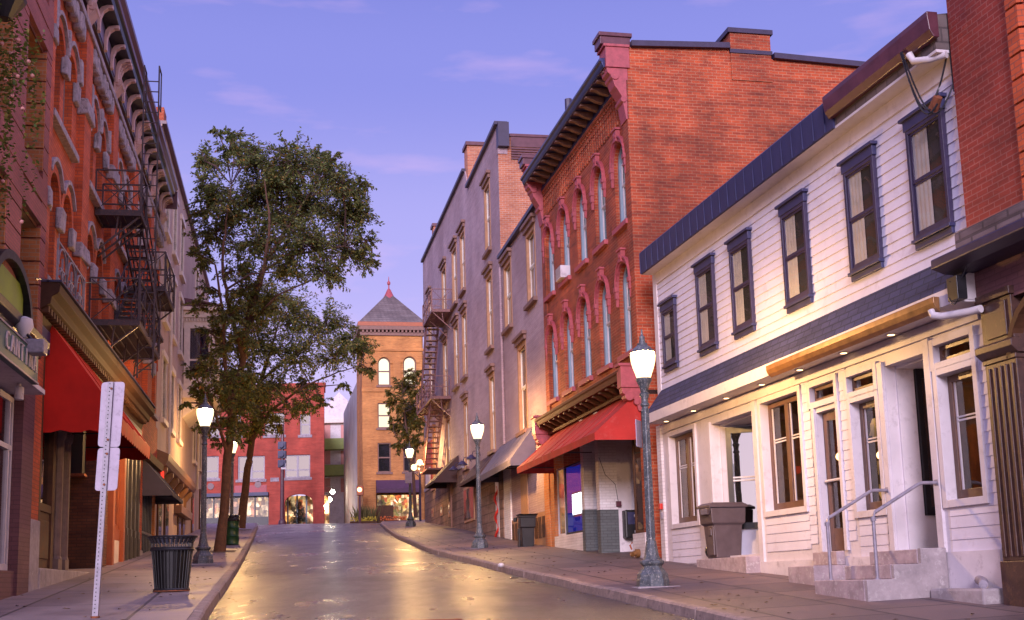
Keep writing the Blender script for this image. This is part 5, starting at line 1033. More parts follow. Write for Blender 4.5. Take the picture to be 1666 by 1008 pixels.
for i, (a, b, c, d) in enumerate(RWIN):
    f = M(); w_ = .1; f.box(a, a+w_, .14, .22, c, d); f.box(b-w_, b, .14, .22, c, d); f.box(a+w_, b-w_, .14, .219, d-w_, d); f.box(a+w_, b-w_, .14, .219, c, c+w_); f.box(a+w_, b-w_, .15, .218, (c+d)/2-(.3 if i > 1 else 0)-.05, (c+d)/2-(.3 if i > 1 else 0)+.05)
    if b-a > 1.4: f.box((a+b)/2-.08, (a+b)/2+.08, .145, .217, c+w_, d-w_)
    w = f.build('window', GALV, rb); M().quad((a, .18, c), (b, .18, c), (b, .18, d), (a, .18, d)).build('pane', GLASSB, w, off=rb.off); M().quad((a, .33, c), (b, .33, c), (b, .33, d), (a, .33, d)).build('backing', DARK, w, off=rb.off)
    M().box(a-.15, b+.15, -.08, .2, c-.22, c).build('sill', LIME, w, off=rb.off)
m = M(); a, b, c, d = stf; f = M()
for k in range(6): u = a+(b-a)*k/5; f.box(u-.06, u+.06, .05, .15, c, d)
f.box(a, b, .05, .15, d-.12, d); f.box(a, b, .051, .149, c, c+.8); w = f.build('shop_front', BLACK, rb); M().quad((a, .1, c), (b, .1, c), (b, .1, d), (a, .1, d)).build('pane', GLASSD, w, off=rb.off); M().box(a, b, 1.2, 1.25, c, d).build('backing', SHOP1, w, off=rb.off)
M().box(a, b, -.3, 0, d, d+.28).build('sign_band', BLUEP, rb); u0, u1, z0, z1 = pbox((382, 790), (434, 801)); M().box(u0, u1, -.06, 0, z0, z1).build('sign_panel', PINKT, rb)
u0, u1, z0, z1 = pbox((440, 777), (454, 783)); M().box(u0, u1, -.04, 0, z0, z1).build('stone_plaque', LIME, rb)
m = M()
for px, py in ((343, 791), (420, 788)): u, z = fx(px, py); m.tube([(u, 0, z), (u, -.08, z)], .28, 8)
m.build('medallion', MAROON, rb)
a, b, c, d = ar; f = M()
for k in (0, 1, 2, 3): u = a+(b-a)*k/3; f.box(u-.06, u+.06, 1.4, 1.5, c, d)
f.build('entrance_frame', SASHB, rb); M().box(a-1, b+1, 2.2, 2.25, c, d).build('entrance_interior', SHOP1, rb)
# balcony building
PB_ = Frame(0, 122, 0, 5.45); pk = Thing('balcony_building', 'pale building with green balconies and pink shutters seen through the alley', 'building', PB_, -17, 0, 0)
q = lambda a, b: pbox(a, b, PB_)
a, b, c, d = q((505, 655), (600, 860)); dm = PB_.uz(528, 684)[1]; pk_m = M(); pk_m.prism([(a, c), (b, c), (b, dm), ((a+b)/2, d+1.0), (a, dm)], 0, 8); pk_m.build('wall', WHITE2, pk)
for y0, y1 in ((716, 731), (758.6, 773.5)):
    a, b, c, d = q((505, y0), (600, y1)); M().box(a, b, -1.2, 0, c, d).build('balcony', GREENB, pk)
for y0, y1 in ((691, 713), (733.5, 755), (778, 800)):
    for x0, x1 in ((527, 537.5), (554.6, 565.5)): a, b, c, d = q((x0, y0), (x1, y1)); M().box(a, b, -.08, 0, c, d).build('shutter', PINKSH, pk)
a, b, c, d = q((505, 682), (600, 687)); M().box(a, b, -.6, 0, c, d).build('eave', CREAM, pk)
t = Thing('alley_stairs', 'concrete stairs in the floodlit alley beside the red brick building', 'steps', PB_, -16, -14, 0); m = M()
for k in range(8): m.box(-18.2, -13.5, -16+k*.4, -11, k*.18-.2, k*.18-.02)
m.build('steps', CONC, t)
for i, (px, py, dd, lb) in enumerate(((541, 800, 111, 'farthest alley floodlight, highest of the three on the red wall'), (536, 812, 106, 'alley floodlight, middle of the three on the red wall'), (530, 824, 101.5, 'alley floodlight at the corner of the red brick building'))):
    p = at(px, py, dd); fr = Frame(p.x, p.y, 0, p.z); t = Thing('floodlight', lb, 'lamp', fr, group='floodlights in the alley'); M().sphere((0, 0, 0), .2).build('lens', FLOOD, t, smooth=True); M().tube([(0, 0, .15), (0, 0, .5), (-.6, .1, .55)], .04, 6).build('bracket', BLACK, t)
# tower
tc = at(590, 700, 92); T = Frame(tc.x, 92, math.atan2(.2, 1), 5.45)
tw = Thing('brick_tower', 'orange brick tower with arched windows and a steep slate pyramid roof', 'building', T, 2.5, 0, 0)
tu = lambda px, py: T.uz(px, py)
TWD = tu(688.5, 600)[0]; TZ = tu(641, 546)[1]; TE = tu(641, 531)[1]
b4 = lambda x0, y0, x1, y1: (tu(x0, (y0+y1)/2)[0], tu(x1, (y0+y1)/2)[0], tu(x0, y1)[1], tu(x0, y0)[1])
TH = [b4(614.6, 580.6, 635, 626.5), b4(656, 579.5, 677, 625.5), b4(614.6, 655, 635.2, 696), b4(656, 654.5, 677, 695), b4(614.6, 720, 636, 768), b4(656, 719.5, 677, 767)]
sh = b4(612, 803, 684, 853)
m = wall_holes(M(), 0, TWD, -1, TZ, TH+[sh], .3)
for h in TH[:2]: arch_fill(m, h[0], h[1], h[3]-.5, h[3], 0, .3)
m.box(TWD-.1, TWD, 0, 5, -1, TZ); m.box(0, .2, .301, 6, -1, TZ); m.box(0, TWD, 4.8, 5, -1, TZ)
for h in TH[:2]: ringarch(m, h[0], h[1], h[3]-.5, .5, .28, -.08, 0)
m.box((TH[0][1]+TH[1][0])/2-.3, (TH[0][1]+TH[1][0])/2+.3, -.12, 0, TH[0][2], TH[0][3]-.3); m.box(-.05, TWD+.05, -.1, 0, TZ-1.2, TZ-1.0); m.box(-.05, TWD+.05, -.08, 0, TH[0][2]-.5, TH[0][2]-.25)
m.build('wall', BR_T, tw)
zz = tu(641, 575)[1]
m = M(); m.box(.002, .3, .6, 24, -1, tu(590, 600)[1]); m.box(.0, 12, 6, 24, -1, tu(590, 600)[1]-.01); m.build('side_wing', GREYST, tw)
for i, h in enumerate(TH):
    f = M(); a, b, c, d = h; w_ = .09; zm = (c+d)/2; tp = d-.5 if i < 2 else d
    f.box(a, a+w_, .1, .2, c, tp); f.box(b-w_, b, .1, .2, c, tp); f.box(a+w_, b-w_, .1, .199, c, c+w_); f.box(a+w_, b-w_, .1, .199, zm-.05, zm+.05)
    if i < 2: ringarch(f, a+w_, b-w_, tp, .41, w_, .1, .2)
    else: f.box(a+w_, b-w_, .1, .199, d-w_, d)
    w = f.build('window', TANH, tw); M().quad((a, .16, c), (b, .16, c), (b, .16, d), (a, .16, d)).build('pane', GLASS if i < 3 else GLASSD, w, off=tw.off); M().quad((a, .29, c), (b, .29, c), (b, .29, d), (a, .29, d)).build('backing', PANEGLOW if i < 3 else DARK, w, off=tw.off); M().box(a-.12, b+.12, -.08, .1, c-.16, c).build('sill', TANH, w, off=tw.off)  # first three tower panes are backed by an even warm glow
m = M(); m.box(-.15, TWD+.15, -.15, .2, TZ, TZ+.25); m.box(-.3, TWD+.3, -.3, 5.3, TE-.3, TE); [m.box(k*.3, k*.3+.14, -.24, -.0, TZ+.22, TE-.29) for k in range(int(TWD/.3)+1)]; m.build('cornice', TANH, tw)
M().box(-.32, TWD+.32, -.32, 5.32, TE, TE+.3).build('eave', ORANGEW, tw)
ap = T.uz(641.6, 478, 2.5); cxx = TWD/2; m = M(); hw = .12
m.add([(-.25, -.25, TE+.3), (TWD+.25, -.25, TE+.3), (TWD+.25, 5.25, TE+.3), (-.25, 5.25, TE+.3), (cxx-hw, 2.5-hw, ap[1]), (cxx+hw, 2.5-hw, ap[1]), (cxx+hw, 2.5+hw, ap[1]), (cxx-hw, 2.5+hw, ap[1])], [(0, 1, 5, 4), (1, 2, 6, 5), (2, 3, 7, 6), (3, 0, 4, 7), (4, 5, 6, 7)]); rf = m.build('roof', SLATE, tw)
zt = T.uz(641.6, 450, 2.5)[1]; M().lathe([(.6, -.55), (.34, -.1), (.16, .3), (.05, .45), (.05, .7), (.13, .8), (.13, .95), (.04, 1.05), (.02, zt-ap[1])], (cxx, 2.5, ap[1]), 10).build('finial', PINKT, rf, off=tw.off)
o = shopwin(sh[0], sh[1], max(sh[2], -.2), sh[3], WOOD, GLASSD, SHOP2, tw, .1, .1); M().box(sh[0]+.1, sh[0]+1.3, .05, .1, -.2, 2.0).build('door', WOOD, tw)
a, z1 = tu(611.5, 781); b, z0 = tu(683, 803); awning('shop_awning', 'plum canvas awning over the flower shop in the orange brick tower', T, a, b, .9, z1, z0+.35, .3, PURC)
for i, (px, py, cm, lb) in enumerate(((640, 843, ORNG, 'orange flowers in pots by the flower shop window'), (592, 845, YEL, 'yellow flowers in a low bed beside the tower'))):
    p = at(px, py, 90.5); fr = Frame(p.x, 90.5, 0); t = Thing('potted_flowers', lb, 'flowers', fr); m = M()
    m.box(-1.0, 1.0, -.25, .25, 0, .35)
    m.build('pot', WOOD, t); m = M()
    for k in range(90): c = Vector((random.uniform(-.95, .95), random.uniform(-.2, .2), .36+random.uniform(0, .3))); m.sphere(c, random.uniform(.03, .07), 5)
    m.build('bloom', cm, t)
t = Thing('ornamental_grass', 'tall ornamental grass clump at the foot of the tower', 'plant', Frame(*at(594, 840, 91).xy, 0)); m = M()
for k in range(220): x, y = random.gauss(0, .35), random.gauss(0, .2); dx, dy = random.gauss(0, .25), random.gauss(0, .2); h = random.uniform(.9, 1.7); m.quad((x-.015, y, 0), (x+.015, y, 0), (x+dx*.5+.012, y+dy*.5, h*.7), (x+dx+.0, y+dy, h))
m.build('blade', leafmat('grass_blade', ((0, (.10, .09, .02)), (1, (.22, .18, .05)))), t)
def conifer(x, y, h, r, label):
    t = Thing('evergreen_tree', label, 'tree', Frame(x, y, 0)); M().tube([(0, 0, 0), (0, 0, h)], [.09, .02], 8).build('trunk', BARK, t); m = M()
    for k in range(2600):
        f = random.random()**.6; z = h*(1-f)*.95+.15; rr = r*(1-z/h)*random.uniform(.5, 1.05)+.05; a = random.uniform(0, 6.283); p = Vector((rr*math.cos(a), rr*math.sin(a), z+random.gauss(0, .06))); d = Vector((math.cos(a), math.sin(a), random.uniform(-.5, .1))).normalized()*random.uniform(.1, .22); e = d.cross(Vector((0, 0, 1))).normalized()*.04
        m.quad(p-e, p+e, p+d+e*.3, p+d-e*.3)
    m.build('crown', leafmat('needle', ((0, (.02, .04, .015)), (1, (.06, .09, .03)))), t)
p = at(486, 855, 96); conifer(p.x, 96, 2.5, .95, 'small evergreen tree in front of the arched entrance of the red building')
# far street furniture
t = Thing('signal_pole', 'maroon signal pole with slate blue signal heads before the red building', 'signal', Frame(*at(459, 853, 93).xy, 0)); h = at(459, 690, 93).z-gxy(*at(459, 853, 93).xy); M().lathe([(.42, 0), (.42, .15), (.3, .5), (.26, .7), (.16, .8), (.14, 5), (.12, h)], (0, 0, 0), 12).build('pole', MAROON, t); m = M()
for k, zz in enumerate((h-1.9, h-2.6, h-3.3)): m.box(-.3, .28, -.25, .2, zz, zz+.55); m.tube([(-.02, -.25, zz+.27), (-.02, -.42, zz+.27)], .2, 10)
m.build('signal_head', BLUEP, t); M().box(-.05, .32, -.22, -.18, 4.55, 5.0).build('sign_plate', WHITE, t); M().box(.07, .2, -.225, -.22, 4.68, 4.85).build('mark', pm('violet_mark', (.2, .05, .4)), t)
t = Thing('pedestrian_signal', 'pedestrian signal with a lit lens on a pole by the alley', 'signal', Frame(*at(585.5, 853, 90).xy, 0)); M().lathe([(.14, 0), (.09, .15), (.07, 2.9)], (0, 0, 0), 10).build('pole', MAROON, t); M().box(-.2, .28, -.18, .15, 2.2, 2.9).build('housing', ORANGEW, t, bevel=.04); M().tube([(0.02, -.18, 2.62), (0.02, -.24, 2.62)], .16, 12).build('lens', BULB, t)

# ------------------------------------------------------------------ street lamps
LAMPW = 1300
def streetlamp(x, y, label):
    fr = Frame(x, y, fang(-.2, 'L'), gxy(x, y)-.02); t = Thing('street_lamp', label, 'street lamp', fr, group='acorn street lamps along the kerbs')
    M().box(-.36, .36, -.36, .36, -.1, .035).build('footing', CONC, t, bevel=.02)
    M().lathe([(.27, .0), (.27, .1), (.255, .14), (.25, .2), (.17, .30), (.155, .33), (.19, .36), (.20, .38), (.20, .41), (.15, .43), (.12, .5), (.10, .62), (.085, .72), (.08, .74)], (0, 0, .03), 8).build('base', POLE, t, bevel=.006)
    sh = M(); P = [(0, 0, .75), (0, 0, 2.75), (0, 0, 3.02)]; sh.tube(P, [.066, .055, .053], 16); [sh.tube([(.064*math.cos(a), .064*math.sin(a), .78), (.054*math.cos(a), .054*math.sin(a), 2.95)], [.011, .009], 5) for a in [k*math.pi/5 for k in range(10)]]; sh.build('shaft', POLE, t, smooth=True)
    M().lathe([(.055, 2.98), (.075, 3.0), (.075, 3.03), (.058, 3.05), (.058, 3.12), (.08, 3.17), (.085, 3.2), (.06, 3.22), (.075, 3.3), (.12, 3.4), (.135, 3.43), (.135, 3.46)], (0, 0, 0), 16).build('capital', POLE, t, smooth=True)
    M().lathe([(.115, 3.46), (.14, 3.54), (.18, 3.65), (.205, 3.75), (.215, 3.84), (.205, 3.89), (.17, 3.91)], (0, 0, 0), 20).build('globe', GLOBE, t, smooth=True); bulb(t, (0, 0, 3.74), LAMPW)
    M().lathe([(.21, 3.895), (.2, 3.92), (.15, 3.97), (.09, 4.02), (.085, 4.05), (.06, 4.06), (.045, 4.12), (.05, 4.16), (.02, 4.2), (.012, 4.3)], (0, 0, 0), 16).build('finial', POLE, t, smooth=True)
    return t
streetlamp(2.2, 20.27, 'nearest street lamp on the right pavement, before the corner of the white house')
streetlamp(-1.14, 38.55, 'street lamp on the right kerb before the dark awnings')
streetlamp(-5.24, 61.5, 'street lamp on the right kerb before the plum awning of the tower')
streetlamp(-7.77, 30.73, 'street lamp on the left pavement just behind the slatted litter bin')
streetlamp(at(378, 738, 50).x, 50, 'street lamp half hidden behind the leaning tree trunk')
def plate(name, label, x, y, z, w, h, ang, mat=ALU):
    fr = Frame(x, y, ang, z); t = Thing(name, label, 'sign', fr); M().box(-w/2, w/2, -.008, .008, 0, h).build('panel', mat, t, bevel=.003); M().box(-.03, .03, .008, .05, h*.1, h*.14).build('clamp', GALV, t); M().box(-.03, .03, .008, .05, h*.86, h*.9).build('clamp', GALV, t); return t
plate('street_sign', 'pale sign plate seen edge on, strapped to the nearest lamp post', 2.2-.13, 20.2, gxy(2.2, 20.27)+2.28, .3, .45, R(68)); p = at(665, 786, 61.3); plate('street_sign', 'pale sign plate on the far right lamp post', p.x, 61.2, p.z, .35, .55, R(10))
t = Thing('twin_globe_lamp', 'lamp with two glowing globes beyond the grey building', 'street lamp', Frame(*at(684, 842, 72).xy, 0)); p0 = at(684, 842, 72); g1, g2 = at(673.5, 760, 72), at(683, 752, 72.6); gg = gxy(p0.x, 72)
M().tube([(0, 0, 0), (0, 0, 2.9)], .06, 8).build('pole', NAVY, t); m = M(); m.tube([(0, 0, 2.6), (g1.x-p0.x, 0, g1.z-gg-.3)], .03, 6); m.tube([(0, 0, 2.6), (g2.x-p0.x, .5, g2.z-gg-.3)], .03, 6); m.build('arm', NAVY, t)
for g in (g1, g2): M().sphere((g.x-p0.x, g.y-72, g.z-gg), .19).build('globe', GLOBE, t, smooth=True); bulb(t, (g.x-p0.x, g.y-72, g.z-gg), 300)
t = Thing('lantern_string', 'string of small warm bulbs hanging at the far end of the grey building', 'lights', Frame(*at(692, 760, 70).xy, 0)); m = M(); w = M(); z0 = at(692, 752, 70).z-gxy(*at(692, 760, 70).xy)
for k in range(9): m.sphere((-.5+k*.13, 0, z0-.1-.25*(k % 3)), .055, 6); w.tube([(-.5+k*.13, 0, z0), (-.5+k*.13, 0, z0-.3)], .008, 4)
m.build('bulb', BULB, t); w.build('wire', BLACK, t)

# ------------------------------------------------------------------ left pavement furniture
t = Thing('litter_bin', 'black slatted metal litter bin with flared rim on the left pavement', 'bin', Frame(-5.82, 20.95, 0)); N_ = 30
sl = M()
for k in range(N_):
    a = 2*math.pi*k/N_; c, s = math.cos(a), math.sin(a); pr = [(.27, .03), (.275, .1), (.33, .66), (.335, .72), (.34, .8), (.40, .9)]
    for (r0, z0), (r1, z1) in zip(pr, pr[1:]): sl.bar((r0*c, r0*s, z0), (r1*c, r1*s, z1), .036, .008)
sl.build('slat', BLACK, t); m = M()
def ring(m, r, z, rt, n=32): m.tube([(r*math.cos(2*math.pi*k/n), r*math.sin(2*math.pi*k/n), z) for k in range(n+1)], rt, 6, False)
ring(m, .405, .905, .018); ring(m, .345, .69, .022); ring(m, .345, .72, .016); ring(m, .285, .03, .022); m.build('ring', BLACK, t, smooth=True); M().lathe([(.22, .04), (.285, .70), (.28, .70), (.21, .06)], (0, 0, 0), 24).build('liner', BINK, t, smooth=True); M().lathe([(.3, 0), (.3, .02)], (0, 0, 0), 20).build('base', RUSTY, t)
bx, by_ = at(376, 886, 43.9).x, 43.9
t = Thing('oil_drum_bin', 'green steel drum used as a rubbish bin beside the tree trunk', 'bin', Frame(bx, by_, 0)); M().lathe([(.27, 0), (.28, .02), (.27, .04), (.27, .28), (.285, .3), (.27, .32), (.27, .58), (.285, .6), (.27, .62), (.27, .86), (.285, .88), (.27, .9)], (0, 0, 0), 24).build('drum', GRN, t, smooth=True); m = M(); m.lathe([(.285, .82), (.30, .88), (.27, .95), (.2, .97)], (0, 0, 0), 14); [m.sphere((.2*math.cos(a), .2*math.sin(a), .98), .11, 6, .8) for a in (0, 1, 2.2, 3.6, 5)]; m.build('bin_bag', BINK, t)
# leaning sign post with the backs of two signs
sp = at(153, 1005, 16.05); fr = Frame(sp.x, 16.05, 0); g0 = fr.oz
t = Thing('sign_post', 'leaning perforated steel sign post with the backs of two pale signs', 'sign', fr); lp = lambda px, py: (at(px, py, 16.05).x-sp.x, at(px, py, 16.05).z-g0)
b0, b1 = lp(154, 1006), lp(180, 621); m = M(); m.bar((b0[0], 0, b0[1]-.05), (b1[0], 0, b1[1]), .012, .075); m.bar((b0[0]-.03, .02, b0[1]-.05), (b1[0]-.03, .02, b1[1]), .04, .012); m.bar((b0[0]+.03, .02, b0[1]-.05), (b1[0]+.03, .02, b1[1]), .04, .012); m.build('post', GALV, t)
m = M()
for k in range(60): f = (k+.5)/60; m.tube([(b0[0]+(b1[0]-b0[0])*f-.004, -.009, b0[1]+(b1[1]-b0[1])*f), (b0[0]+(b1[0]-b0[0])*f-.004, -.012, b0[1]+(b1[1]-b0[1])*f)], .008, 6)
m.build('bolt_hole', DARK, t); [M().lathe([(.0, -.02), (.05, -.015), (.06, .03)], (b0[0], .02, b0[1]), 8).build('rust_sleeve', RUSTY, t)]
def rounded(P, r=.05):
    out = []; n = len(P)
    for i in range(n):
        p = Vector(P[i]); a = (Vector(P[i-1])-p).normalized(); b = (Vector(P[(i+1) % n])-p).normalized()
        for k in range(5): f = k/4; out.append(tuple(p+a*r*(1-f)**2+b*r*f**2))
    return out
for P in (((164, 621), (202, 620), (193.5, 726.5), (157.5, 726)), ((158, 728), (194, 727), (189, 797), (152.5, 798))): M().prism(rounded([lp(*q_) for q_ in P]), .035, .045).build('sign_panel', ALU, t)
m = M()
for q_ in ((182, 632), (176, 715), (174.5, 738), (170, 788)): x_, z_ = lp(*q_); m.lathe([(.016, 0), (.016, .012)], (0, 0, 0), 6); m.v[-12:] = [(x_+vx, -.012-vz, z_+vy) for vx, vy, vz in m.v[-12:]]
m.build('bolt', RUSTY, t)
t = Thing('paper_scrap', 'crumpled white paper scrap on the right kerb', 'litter', Frame(*at(815, 914, 27.2).xy, .4)); m = M(); m.sphere((0, 0, .05), .07, 7, .7); m.build('paper', WHITE, t)
u, y = G.uz(858, 870, -.55)[0], -.55; t = Thing('wheeled_bin', 'black wheeled bin outside the lit shop of the grey building', 'bin', G, u, y, G.gz(u, y)); cart(t, G, u, y, G.gz(u, y)+.01, BINK, .58)

# ------------------------------------------------------------------ trees
LEAF1 = leafmat('dark_leaf', ((0, (.04, .055, .018)), (.45, (.16, .20, .06)), (.8, (.27, .28, .08)), (.95, (.26, .17, .04)), (1, (.38, .18, .04))), .45)
LEAF2 = leafmat('olive_leaf', ((0, (.045, .065, .018)), (.5, (.20, .23, .06)), (.85, (.33, .29, .065)), (1, (.42, .25, .04))), .45)
LEAF3 = leafmat('amber_leaf', ((0, (.06, .07, .012)), (.5, (.13, .12, .02)), (1, (.30, .18, .03))))
def tree(name, label, base, d0, limbs, clumps, mat, nleaf, size, spread=1.0, seed=1):
    rnd = random.Random(seed); fr = Frame(base.x, base.y, 0, gxy(base.x, base.y)); o = Vector((base.x, base.y, fr.oz)); t = Thing(name, label, 'tree', fr)
    tk = M(); nodes_ = []
    for L_ in limbs:
        P = [at(px, py, d0+dd)-o for px, py, dd, r in L_]; rr = [q_[3] for q_ in L_]; Q, RR = [], []
        for i in range(len(P)-1):
            for k in range(4): f = k/4; Q.append(P[i].lerp(P[i+1], f)+Vector((rnd.gauss(0, .02), rnd.gauss(0, .02), 0))*(1 if i else 0)); RR.append(rr[i]+(rr[i+1]-rr[i])*f)
        Q.append(P[-1]); RR.append(rr[-1]); tk.tube(Q, RR, 9); nodes_ += list(zip(Q[len(Q)//3:], RR[len(RR)//3:]))
    br = M(); lf = M(); tot = sum(c[2]**2 for c in clumps)
    for px, py, rp in clumps:
        rad = rp*d0/FPX*spread; c = at(px, py, d0+rnd.uniform(-1, 1)*1.6)-o
        q, r0 = min(nodes_, key=lambda n_: (n_[0]-c).length+(2. if n_[0].z > c.z-.2 else 0)); mid = q.lerp(c, .5)+Vector((rnd.gauss(0, .15), rnd.gauss(0, .15), .15)); br.tube([q, mid, c], [min(r0*.7, .06), .03, .018], 6)
        n = int(nleaf*rp**2/tot); tw = max(6, n//38)
        for j in range(tw):
            dv = Vector((rnd.gauss(0, 1), rnd.gauss(0, 1), rnd.gauss(.05, .8))).normalized(); e = c+dv*rad*rnd.uniform(.6, 1.38); s = c+dv*rad*rnd.uniform(0, .25); m2 = s.lerp(e, .55)+Vector((0, 0, .12*rad)); droop = Vector((0, 0, -.10*rad)); pts = [s, m2, e+droop]
            br.tube(pts, [.014, .009, .004], 4, False)
            for k in range(38):
                f = rnd.uniform(.12, 1.03); p = pts[0].lerp(pts[1], f*2) if f < .5 else pts[1].lerp(pts[2], f*2-1)
                ax = (pts[2]-pts[0]).normalized(); sd_ = ax.cross(Vector((rnd.gauss(0, .4), rnd.gauss(0, .4), 1))).normalized()*(1 if k % 2 else -1)
                off = Vector((rnd.gauss(0, 1), rnd.gauss(0, 1), rnd.gauss(0, 1)))*.07*rad; p = p+off*.9
                ld = (sd_*.8+ax*.6+Vector((0, 0, rnd.gauss(-.35, .25)))).normalized(); sz = size*rnd.uniform(.6, 1.25); wv = ld.cross(Vector((rnd.gauss(0, .6), rnd.gauss(0, .6), 1))).normalized()*sz*.24; fold = Vector((0, 0, sz*.06))
                lf.add([p, p+ld*sz*.45+wv+fold, p+ld*sz, p+ld*sz*.45-wv+fold], [(0, 1, 2), (0, 2, 3)])
    tr = tk.build('trunk', BARK, t, smooth=True, bevel=0); br.build('branch', TWIG, t, smooth=True); lf.build('crown', mat, t); return t
b1 = at(357, 899, 39.17)
tree('street_tree', 'tall street tree with a leaning trunk and wide feathery crown on the left pavement', b1, 39.17,
     [[(357, 899, 0, .20), (362, 850, 0, .155), (370, 760, 0, .14), (376, 690, 0, .13), (383, 640, 0, .12), (396, 580, .1, .105), (402, 530, .1, .095)],
      [(402, 530, .1, .12), (416, 470, .3, .11), (436, 420, .4, .085), (468, 370, .5, .05), (500, 320, .6, .025)], [(396, 580, .1, .1), (372, 500, -.3, .06), (362, 440, -.4, .05), (366, 380, -.4, .035), (376, 300, -.3, .018)],
      [(402, 530, .1, .09), (430, 440, -.3, .06), (440, 360, -.5, .04), (430, 290, -.6, .02)], [(370, 740, 0, .06), (350, 670, -.8, .04), (318, 612, -1.2, .02)], [(376, 690, 0, .09), (366, 600, -.2, .06), (364, 520, -.3, .05), (350, 430, -.3, .03)], [(436, 420, .4, .06), (500, 410, .2, .04), (560, 400, 0, .02)]],
     [(380, 222, 20), (372, 245, 28), (342, 262, 30), (335, 300, 22), (418, 265, 42), (400, 250, 28), (480, 272, 48), (515, 258, 28), (530, 285, 38), (570, 320, 36), (350, 325, 40), (420, 325, 58), (500, 335, 58), (565, 355, 42), (590, 390, 26), (565, 410, 42), (590, 425, 24), (500, 400, 55), (420, 395, 48), (350, 380, 40), (318, 415, 20), (335, 428, 24), (385, 440, 30), (530, 445, 36), (470, 440, 36), (330, 260, 22), (555, 300, 30), (590, 350, 26), (322, 345, 20), (450, 300, 45), (340, 470, 18), (380, 350, 40), (460, 360, 45), (400, 475, 38), (432, 500, 34), (370, 515, 30), (345, 540, 26), (402, 545, 30), (325, 500, 20), (355, 215, 12), (470, 245, 22), (540, 258, 18), (585, 300, 20), (312, 602, 20), (338, 605, 24), (326, 648, 22), (352, 640, 26), (300, 655, 12), (346, 690, 18), (386, 705, 18), (362, 570, 24), (345, 580, 18), (395, 660, 26), (330, 690, 14), (372, 690, 24), (360, 720, 14), (405, 610, 26), (375, 625, 26), (318, 630, 16)],
     LEAF1, 72000, .125, 1.0, 3)
b2 = at(392, 859, 60)
tree('street_tree', 'second street tree with low olive branches reaching over the road', b2, 58,
     [[(392, 859, 2, .22), (398, 800, 2, .19), (405, 750, 1.6, .17), (410, 715, 1, .15), (416, 670, .5, .15), (424, 620, 0, .11), (440, 570, 0, .07), (455, 520, 0, .03)],
      [(410, 715, 1, .14), (440, 668, 0, .08), (490, 630, -.5, .05), (550, 605, -.8, .03), (600, 590, -1, .015)], [(416, 670, .5, .1), (395, 620, 0, .07), (385, 560, 0, .04), (390, 510, 0, .02)], [(410, 715, 1, .1), (380, 680, -.5, .05), (345, 650, -.8, .025)], [(424, 620, 0, .08), (470, 580, 0, .05), (530, 545, 0, .02)]],
     [(400, 510, 46), (450, 490, 42), (480, 520, 48), (530, 530, 42), (570, 555, 34), (420, 565, 46), (480, 580, 44), (540, 585, 36), (590, 570, 26), (600, 600, 18), (370, 560, 34), (360, 605, 36), (395, 630, 36), (440, 630, 38), (500, 625, 24), (345, 640, 34), (380, 665, 32), (310, 600, 14), (325, 650, 22), (430, 680, 30), (475, 665, 22), (560, 625, 14), (385, 700, 20), (410, 640, 40), (300, 655, 12), (340, 590, 16), (415, 700, 22), (355, 690, 20), (330, 620, 26), (365, 640, 30), (395, 720, 14), (500, 650, 26), (455, 690, 20), (520, 655, 16)],
     LEAF2, 44000, .165, 1.0, 5)
b3 = at(652, 842, 79)
tree('street_tree', 'small lamp lit tree in front of the orange brick tower', b3, 79,
     [[(676, 842, 0, .12), (672, 760, 0, .1), (662, 700, 0, .07), (655, 640, 0, .03)], [(672, 760, 0, .06), (640, 700, 0, .03)], [(672, 760, 0, .06), (684, 690, 0, .03)]],
     [(668, 610, 14), (655, 632, 20), (678, 640, 18), (645, 658, 18), (670, 668, 22), (655, 690, 20), (682, 690, 16), (640, 690, 12), (668, 715, 18), (650, 722, 12), (684, 720, 12), (632, 640, 8), (686, 610, 10)],
     LEAF3, 8000, .22, 1.0, 9)
p0 = G.w(1.5, -.01, 2.9)
M().box(.1, 3.0, -.05, -.001, 1.95, 4.3).build('red_panel', BR_F, gb); M().box(.5, 2.4, -.08, -.04, 2.0, 2.9).build('white_window', WHITE, gb)

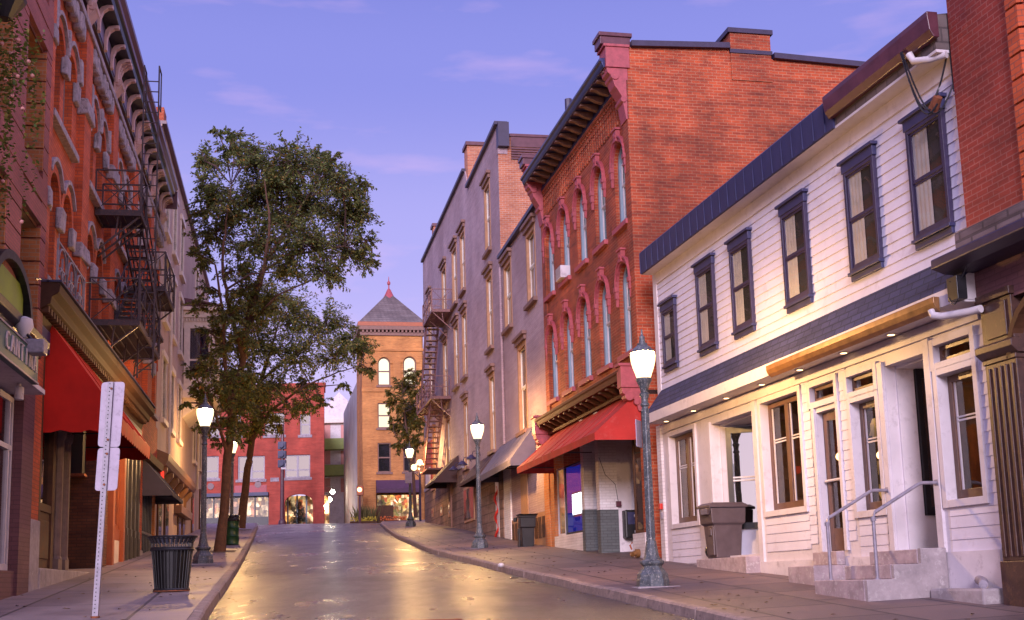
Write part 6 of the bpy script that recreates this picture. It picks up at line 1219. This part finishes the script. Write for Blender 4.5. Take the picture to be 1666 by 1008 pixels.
# small things of the street
p = at(690, 1003, 15.6); p = Vector((lerp(LK, 16.2)+.47*(lerp(RK, 16.2)-lerp(LK, 16.2)), 16.2, 0))
t = Thing('manhole_cover', 'dark iron manhole cover set in the asphalt at the near end of the road', 'manhole cover', Frame(p.x, p.y, 0, gxy(p.x, p.y)-.092)); M().lathe([(.36, -.03), (.36, .0), (.30, .006), (.29, .0), (.05, .004)], (0, 0, 0), 28).build('cover', RUSTY, t)
rl = random.Random(4); m = M()
for k in range(520):
    d = rl.uniform(13, 60); sd_ = rl.random() < .5; off = abs(rl.gauss(0, .9)) if rl.random() < .6 else rl.uniform(0, 3.0)
    x = (lerp(LK, d)-.25-off) if sd_ else (lerp(RK, d)+.25+off)
    if rl.random() < .25: x = lerp(LK, d)+.12+abs(rl.gauss(0, .12)) if sd_ else lerp(RK, d)-.12-abs(rl.gauss(0, .12)); zz = gxy(x, d)-.128
    else: zz = gxy(x, d)+(.008 if sd_ else .012+.03*max(0, off))
    a = rl.uniform(0, 6.28); r_ = rl.uniform(.025, .05); c_, s_ = math.cos(a)*r_, math.sin(a)*r_
    m.add([(x-c_, d-s_, zz), (x+s_*.5, d-c_*.5, zz+.012), (x+c_, d+s_, zz+.004), (x-s_*.5, d+c_*.5, zz+.01)], [(0, 1, 2), (0, 2, 3)])
o = m.build('fallen_leaves', leafmat('fallen_leaf', ((0, (.05, .025, .01)), (.6, (.16, .08, .02)), (1, (.30, .20, .05))), .1), None, kind='stuff'); o['label'] = 'scattered fallen leaves and litter along both kerbs'; o['category'] = 'leaves'
for b_ in (b1, b2):
    fr = Frame(b_.x, b_.y, fang(-.2, 'L'), gxy(b_.x, b_.y)); m = M()
    for i in range(8):
        for j in range(8):
            q = [fr.w(-.7+.175*(i+a), -.5+.125*(j+c)) for a, c in ((0, 0), (1, 0), (1, 1), (0, 1))]; m.quad(*[(v.x, v.y, gxy(v.x, v.y)+.005) for v in q])
    m.build('tree_pit', DIRT, None, kind='structure')
t = Thing('overhead_cable', 'thin black cable strung along the front of the ornate building above its storefront', 'cable', L, 2, -.4, 6.0); a_, c_ = L.uz(58, 453, -.3), L.uz(188, 456, -.3); M().tube(sag((a_[0], -.3, a_[1]), (c_[0], -.3, c_[1]), .06, 14), .012, 5).build('cable', BLACK, t)
